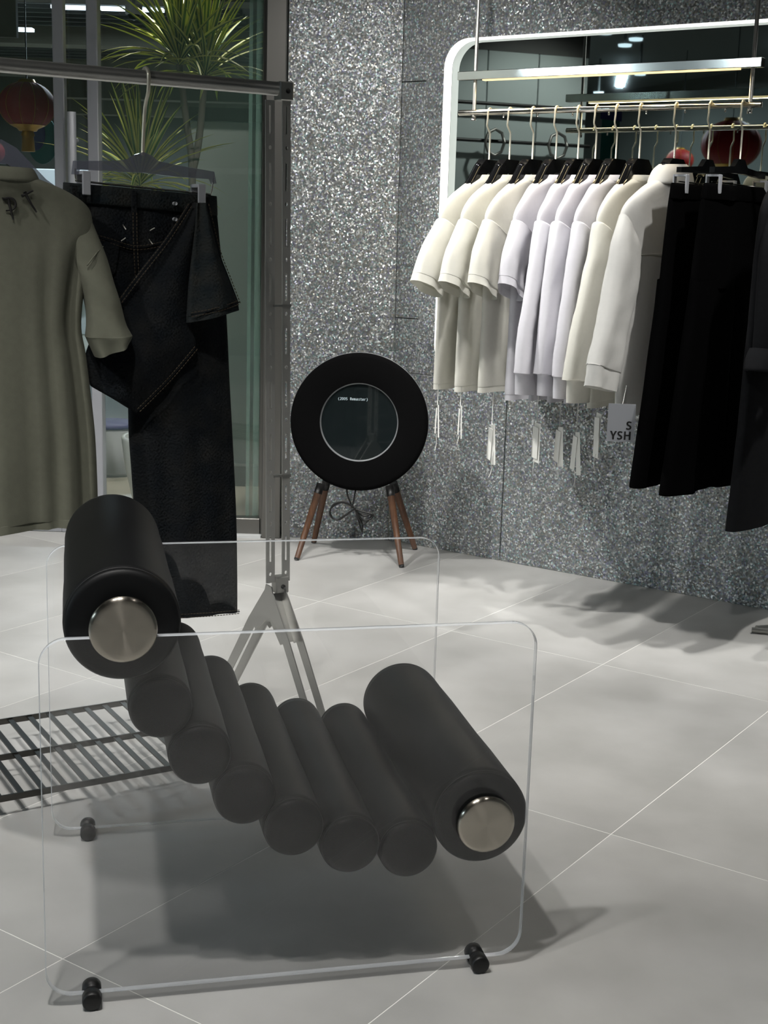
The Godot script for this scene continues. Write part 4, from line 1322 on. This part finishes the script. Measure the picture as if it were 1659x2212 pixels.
func rail_shirt(along: float, kind: Array, k: int) -> void:
	var ordinals := ["leftmost cream T-shirt", "second T-shirt", "third T-shirt", "fourth T-shirt, cool white", "first long-sleeved sweatshirt", "second long-sleeved sweatshirt", "third long-sleeved sweatshirt", "cream long-sleeved sweatshirt"]
	rail_hanger(along, "glossy black hanger holding the " + ordinals[k], false)
	var t := rail_thing(kind[0], kind[1], kind[5], along, "white tops on the wall rail")
	var m: Material = M[kind[2]]
	var r := RandomNumberGenerator.new()
	r.seed = 300 + k
	var ph := r.randf() * 6.0
	var fold := func(u: float, v: float, p: Vector2) -> float:
		return smoothstep(0.15, 0.8, v) * (0.010 * sin(u * 6.0 + ph) + 0.005 * sin(u * 13.0 + ph * 2.0)) + 0.0025 * wrinkle.get_noise_2d(p.x * 700 + k * 100, p.y * 350)
	var hem := [0.722, 0.72, 0.725, 0.706, 0.712, 0.712, 0.715, 0.712][k] as float
	var b: float = [0.30, 0.295, 0.29, 0.26, 0.25, 0.25, 0.26, 0.28][k]
	var cx := -0.012
	var rows := []
	for w in [[0.078, 1.428, 0.03], [0.11, 1.415, 0.034], [0.16, 1.396, 0.03], [b * 0.8, 1.358, 0.026], [b * 0.97, 1.312, 0.026], [b, 1.26, 0.027], [b * 0.97, 1.12, 0.028], [b * 0.96, 0.95, 0.03], [b * 0.97, hem + 0.06, 0.032], [b * 0.97, hem + 0.022, 0.032], [b * 0.968, hem + 0.019, 0.031], [b * 0.97, hem, 0.032]]:
		rows.append([cx - w[0], w[1], cx + w[0], w[1], 0.0, w[2] * (0.78 if k > 3 and k < 7 and w[1] < 1.2 else 1.0)])
	make(cloth(rows, fold, 60, 6), "body", m, t)
	var flat := func(_u: float, _v: float, _p: Vector2) -> float: return 0.0
	make(cloth([[cx - 0.075, 1.442, cx + 0.078, 1.436, 0.0, 0.026], [cx - 0.082, 1.434, cx + 0.084, 1.428, 0.0, 0.033], [cx - 0.09, 1.42, cx + 0.092, 1.416, 0.0, 0.037], [cx - 0.086, 1.414, cx + 0.088, 1.411, 0.0, 0.034]], flat, 40, 3), "collar", m, t)
	var d: float = kind[4]
	var sf := func(u: float, v: float, p: Vector2) -> float:
		return 0.006 * v * sin(u * 4.0 + ph) + 0.006 * wrinkle.get_noise_2d(p.x * 900, p.y * 500 + k * 77)
	var sl := []
	if not kind[3]:
		sl = [[b - 0.11, 1.225, b - 0.012, 1.285, -0.006, 0.016], [b - 0.12, 1.222, b - 0.002, 1.286, -0.008, 0.0295], [b - 0.115 + d * 0.2, 1.205, b + 0.006 + d * 0.1, 1.272, -0.008, 0.0295], [0.215 + d * 0.4, 1.10, b + 0.05 + d * 0.5, 1.19, -0.01, 0.031], [0.222 + d * 0.7, 1.058, b + 0.062 + d * 0.75, 1.12, -0.012, 0.034], [0.224 + d * 0.75, 1.052, b + 0.063 + d * 0.78, 1.112, -0.012, 0.0325], [0.228 + d * 0.8, 1.030, b + 0.066 + d * 0.85, 1.088, -0.012, 0.036]]
	else:
		sl = [[b - 0.10, 1.225, b - 0.012, 1.285, -0.006, 0.016], [b - 0.115, 1.222, b - 0.002, 1.286, -0.008, 0.0295], [b - 0.11, 1.20, b + 0.007, 1.27, -0.008, 0.0295], [0.165, 1.12, b + 0.03, 1.19, -0.01, 0.03], [0.185, 1.02, b + 0.045 + d * 0.4, 1.08, -0.01, 0.028], [0.20 + d * 0.7, 0.9, b + 0.068 + d * 0.8, 0.93, -0.012, 0.028], [0.206 + d, 0.80, b + 0.075 + d, 0.812, -0.012, 0.028]]
	make(cloth(sl, sf, 44, 6), "sleeve", m, t)
	make(cloth(mirrored(sl), sf, 44, 6), "sleeve", m, t)
	if kind[3]:
		var cuff := [[0.206 + d, 0.803, b + 0.075 + d, 0.815, -0.012, 0.026], [0.216 + d, 0.797, b + 0.066 + d, 0.806, -0.012, 0.020], [0.214 + d, 0.77, b + 0.064 + d, 0.778, -0.012, 0.021], [0.215 + d, 0.735, b + 0.062 + d, 0.742, -0.012, 0.020]]
		make(cloth(cuff, flat, 40, 3), "rib_cuff", m, t)
		make(cloth(mirrored(cuff), flat, 40, 3), "rib_cuff", m, t)
	if k == 2:
		block("chest_tab", Vector3(0.192, 1.15, -0.048), Vector3(0.035, 0.05, 0.003), M.print_black, t)
	# swing tag on a string below the hem
	var px: float = [0.28, 0.262, 0.20, 0.19, 0.20, 0.16, 0.18, 0.2][k]
	if k != 3:
		swing_tag(t, Vector3(px, hem, -0.012), k)

func swing_tag(t: Node3D, top: Vector3, k: int) -> void:
	var drop: float = [0.05, 0.045, 0.11, 0.1, 0.075, 0.085, 0.095, 0.02][k]
	wire("tag_string", [top + Vector3(0, 0.02, 0), top + Vector3(0.002, -drop, 0)], 0.0012, M.card, t, 5)
	var wide: float = [0.01, 0.01, 0.036, 0.03, 0.046, 0.036, 0.032, 0.036][k]
	var tall: float = [0.11, 0.11, 0.135, 0.12, 0.13, 0.13, 0.14, 0.145][k]
	var lean: float = [0.12, 0.1, 0.16, 0.1, 0.02, 0.14, 0.18, -0.06][k]
	for sg in [1.0, -0.6]:
		var b := Basis(Vector3.UP, 0.9) * Basis(Vector3.BACK, lean * sg)
		var s := tool()
		box(s, Vector3(0, -tall * 0.5, 0), Vector3(wide, tall if sg > 0 else tall * 0.8, 0.0012), Transform3D(b, top + Vector3(0.002, -drop, -0.004 * sg)))
		make(s, "care_label", M.card, t)
	wire("tag_tail", curve([top + Vector3(0.002, -drop - tall * 0.9, 0.0), top + Vector3(0.012 * sin(k * 2.0), -drop - tall - 0.02, 0.0), top + Vector3(0.008 * cos(k * 3.0), -drop - tall - 0.045, 0.0)], 4), 0.0011, M.card, t, 5)

func white_jacket(along: float) -> void:
	rail_hanger(along, "black hanger holding the white collared jacket", false)
	var t := rail_thing("collared_jacket", "warm white collared long-sleeved jacket with grey lettered tag", "jacket", along)
	var m: Material = M.warm_white
	var fold := func(u: float, v: float, p: Vector2) -> float:
		return 0.007 * smoothstep(0.2, 0.9, v) * sin(u * 5.0 + 1.0) + 0.006 * wrinkle.get_noise_2d(p.x * 500, p.y * 300)
	var rows := []
	for w in [[0.085, 1.44, 0.03], [0.13, 1.415, 0.034], [0.22, 1.385, 0.032], [0.31, 1.345, 0.03], [0.35, 1.29, 0.03], [0.345, 1.18, 0.032], [0.33, 1.0, 0.033], [0.31, 0.85, 0.034], [0.30, 0.74, 0.034], [0.295, 0.70, 0.034]]:
		rows.append([-minf(w[0], 0.3), w[1], w[0], w[1], 0.0, w[2]])
	make(cloth(rows, fold, 64, 6), "body", m, t)
	var flat := func(u: float, v: float, _p: Vector2) -> float: return 0.003 * sin(u * 3.0) * v
	make(cloth([[-0.075, 1.475, 0.07, 1.468, 0.0, 0.03], [-0.10, 1.455, 0.10, 1.448, 0.0, 0.043], [-0.125, 1.42, 0.13, 1.412, 0.0, 0.047], [-0.12, 1.414, 0.125, 1.405, 0.0, 0.042]], flat, 48, 4), "collar", m, t)
	var sf := func(u: float, v: float, p: Vector2) -> float:
		return 0.007 * sin(u * 4.0 + 1.0) * v + 0.01 * wrinkle.get_noise_2d(p.x * 500, p.y * 420)
	var sl := [[0.22, 1.16, 0.345, 1.31, 0.0, 0.026], [0.25, 1.10, 0.395, 1.235, -0.008, 0.034], [0.29, 1.02, 0.43, 1.12, -0.012, 0.038], [0.335, 0.92, 0.475, 0.99, -0.014, 0.036], [0.365, 0.845, 0.515, 0.885, -0.014, 0.034], [0.37, 0.838, 0.518, 0.876, -0.014, 0.031], [0.382, 0.785, 0.528, 0.815, -0.014, 0.033]]
	make(cloth(sl, sf, 48, 7), "sleeve", m, t)
	make(cloth(mirrored(sl), sf, 48, 7), "sleeve", m, t)
	wire("yoke_seam", curve([Vector3(0.31, 1.19, -0.024), Vector3(0.15, 1.195, -0.036), Vector3(0.0, 1.195, -0.036), Vector3(-0.2, 1.195, -0.034)], 4), 0.0014, m, t, 6)
	# lettered swing tag
	wire("tag_string", [Vector3(0.31, 0.80, -0.034), Vector3(0.365, 0.745, -0.05)], 0.0012, M.card, t, 5)
	var tag := Node3D.new()
	tag.name = "lettered_tag"
	t.add_child(tag, true)
	tag.transform = Transform3D(Basis(Vector3.UP, PI / 2 + WALL_TURN * -1.0 - 0.10), Vector3(0.365, 0.755, -0.05))
	block("tag_card", Vector3(0, -0.062, 0), Vector3(0.082, 0.115, 0.002), M.card_grey, tag)
	for q in [["S", Vector3(0.024, -0.070, 0.0014)], ["YSH", Vector3(0.001, -0.101, 0.0014)]]:
		var tm := TextMesh.new()
		tm.text = q[0]
		tm.font_size = 32
		tm.pixel_size = 0.00112
		tm.depth = 0.0006
		var sf2 := SystemFont.new()
		sf2.font_names = PackedStringArray(["Droid Sans"])
		sf2.font_weight = 700
		tm.font = sf2
		put(tm, "tag_lettering", M.print_black, tag, Transform3D(Basis.IDENTITY.scaled(Vector3(1.0, 1.0, 1)), q[1]))

func trousers(along: float, k: int, label: String) -> void:
	rail_hanger(along, "black clip hanger gripping the " + ("first black trousers" if k == 0 else "second black trousers"), true)
	var t := rail_thing("wide_trousers", label, "trousers", along, "black trousers on the wall rail")
	var fold := func(u: float, v: float, p: Vector2) -> float:
		return 0.010 * v * sin(u * 5.0 + k * 2.0) + 0.005 * v * sin(u * 11.0) + 0.003 * wrinkle.get_noise_2d(p.x * 500, p.y * 300 + k * 90)
	make(cloth([[-0.25, 1.408, 0.255, 1.402, 0.0, 0.014], [-0.265, 1.34, 0.27, 1.34, 0.0, 0.024], [-0.28, 1.2, 0.285, 1.2, 0.0, 0.03], [-0.285, 1.1, 0.30, 1.1, 0.0, 0.03]], fold, 56, 6), "seat", M.black_wool, t)
	var low := 0.50 if k == 0 else 0.49
	make(cloth([[-0.01, 1.14, 0.299, 1.12, -0.004, 0.03], [-0.012, 1.0, 0.315, 1.0, -0.004, 0.034], [-0.008, 0.75, 0.36, 0.76, -0.004, 0.036], [0.0, low + 0.02, 0.405, low + 0.03, -0.004, 0.038], [0.0, low, 0.406, low + 0.012, -0.004, 0.038]], fold, 48, 6), "leg", M.black_wool, t)
	make(cloth([[-0.284, 1.12, 0.02, 1.14, 0.006, 0.03], [-0.30, 1.0, 0.015, 1.0, 0.006, 0.034], [-0.315, 0.76, 0.0, 0.75, 0.006, 0.036], [-0.335, low + 0.01, -0.014, low + 0.0, 0.006, 0.038], [-0.335, low - 0.01, -0.014, low - 0.02, 0.006, 0.038]], fold, 48, 6), "leg", M.black_wool, t)
	make(cloth([[-0.252, 1.41, 0.257, 1.404, 0.0, 0.013], [-0.256, 1.40, 0.26, 1.395, 0.0, 0.022], [-0.262, 1.365, 0.267, 1.36, 0.0, 0.027], [-0.258, 1.362, 0.264, 1.358, 0.0, 0.024]], fold, 48, 3), "waistband", M.black_wool, t)

func dark_jacket(along: float) -> void:
	var t := rail_thing("dark_denim_jacket", "black denim jacket with cuffed sleeve cut off at the right edge", "jacket", along)
	var fold := func(u: float, v: float, p: Vector2) -> float:
		return 0.008 * v * sin(u * 5.0 + 2.0) + 0.006 * wrinkle.get_noise_2d(p.x * 500, p.y * 300)
	var rows := []
	for w in [[0.085, 1.44, 0.03], [0.14, 1.415, 0.034], [0.21, 1.385, 0.032], [0.26, 1.345, 0.032], [0.275, 1.28, 0.034], [0.28, 1.1, 0.036], [0.29, 0.8, 0.038], [0.31, 0.5, 0.04], [0.32, 0.40, 0.04]]:
		rows.append([-w[0], w[1], w[0], w[1], 0.01, w[2]])
	make(cloth(rows, fold, 60, 6), "body", M.black_denim, t)
	var sl := [[0.16, 1.15, 0.265, 1.31, -0.01, 0.026], [0.19, 1.08, 0.30, 1.22, -0.022, 0.034], [0.20, 0.98, 0.318, 1.05, -0.03, 0.038], [0.20, 0.90, 0.322, 0.94, -0.034, 0.038]]
	make(cloth(sl, fold, 44, 6), "sleeve", M.black_denim, t)
	make(cloth(mirrored(sl), fold, 44, 6), "sleeve", M.black_denim, t)
	make(cloth([[0.195, 0.92, 0.33, 0.945, -0.034, 0.042], [0.185, 0.9, 0.345, 0.918, -0.034, 0.05], [0.19, 0.865, 0.36, 0.885, -0.034, 0.048], [0.195, 0.86, 0.352, 0.882, -0.034, 0.04]], fold, 44, 4), "turned_cuff", M.black_denim, t)
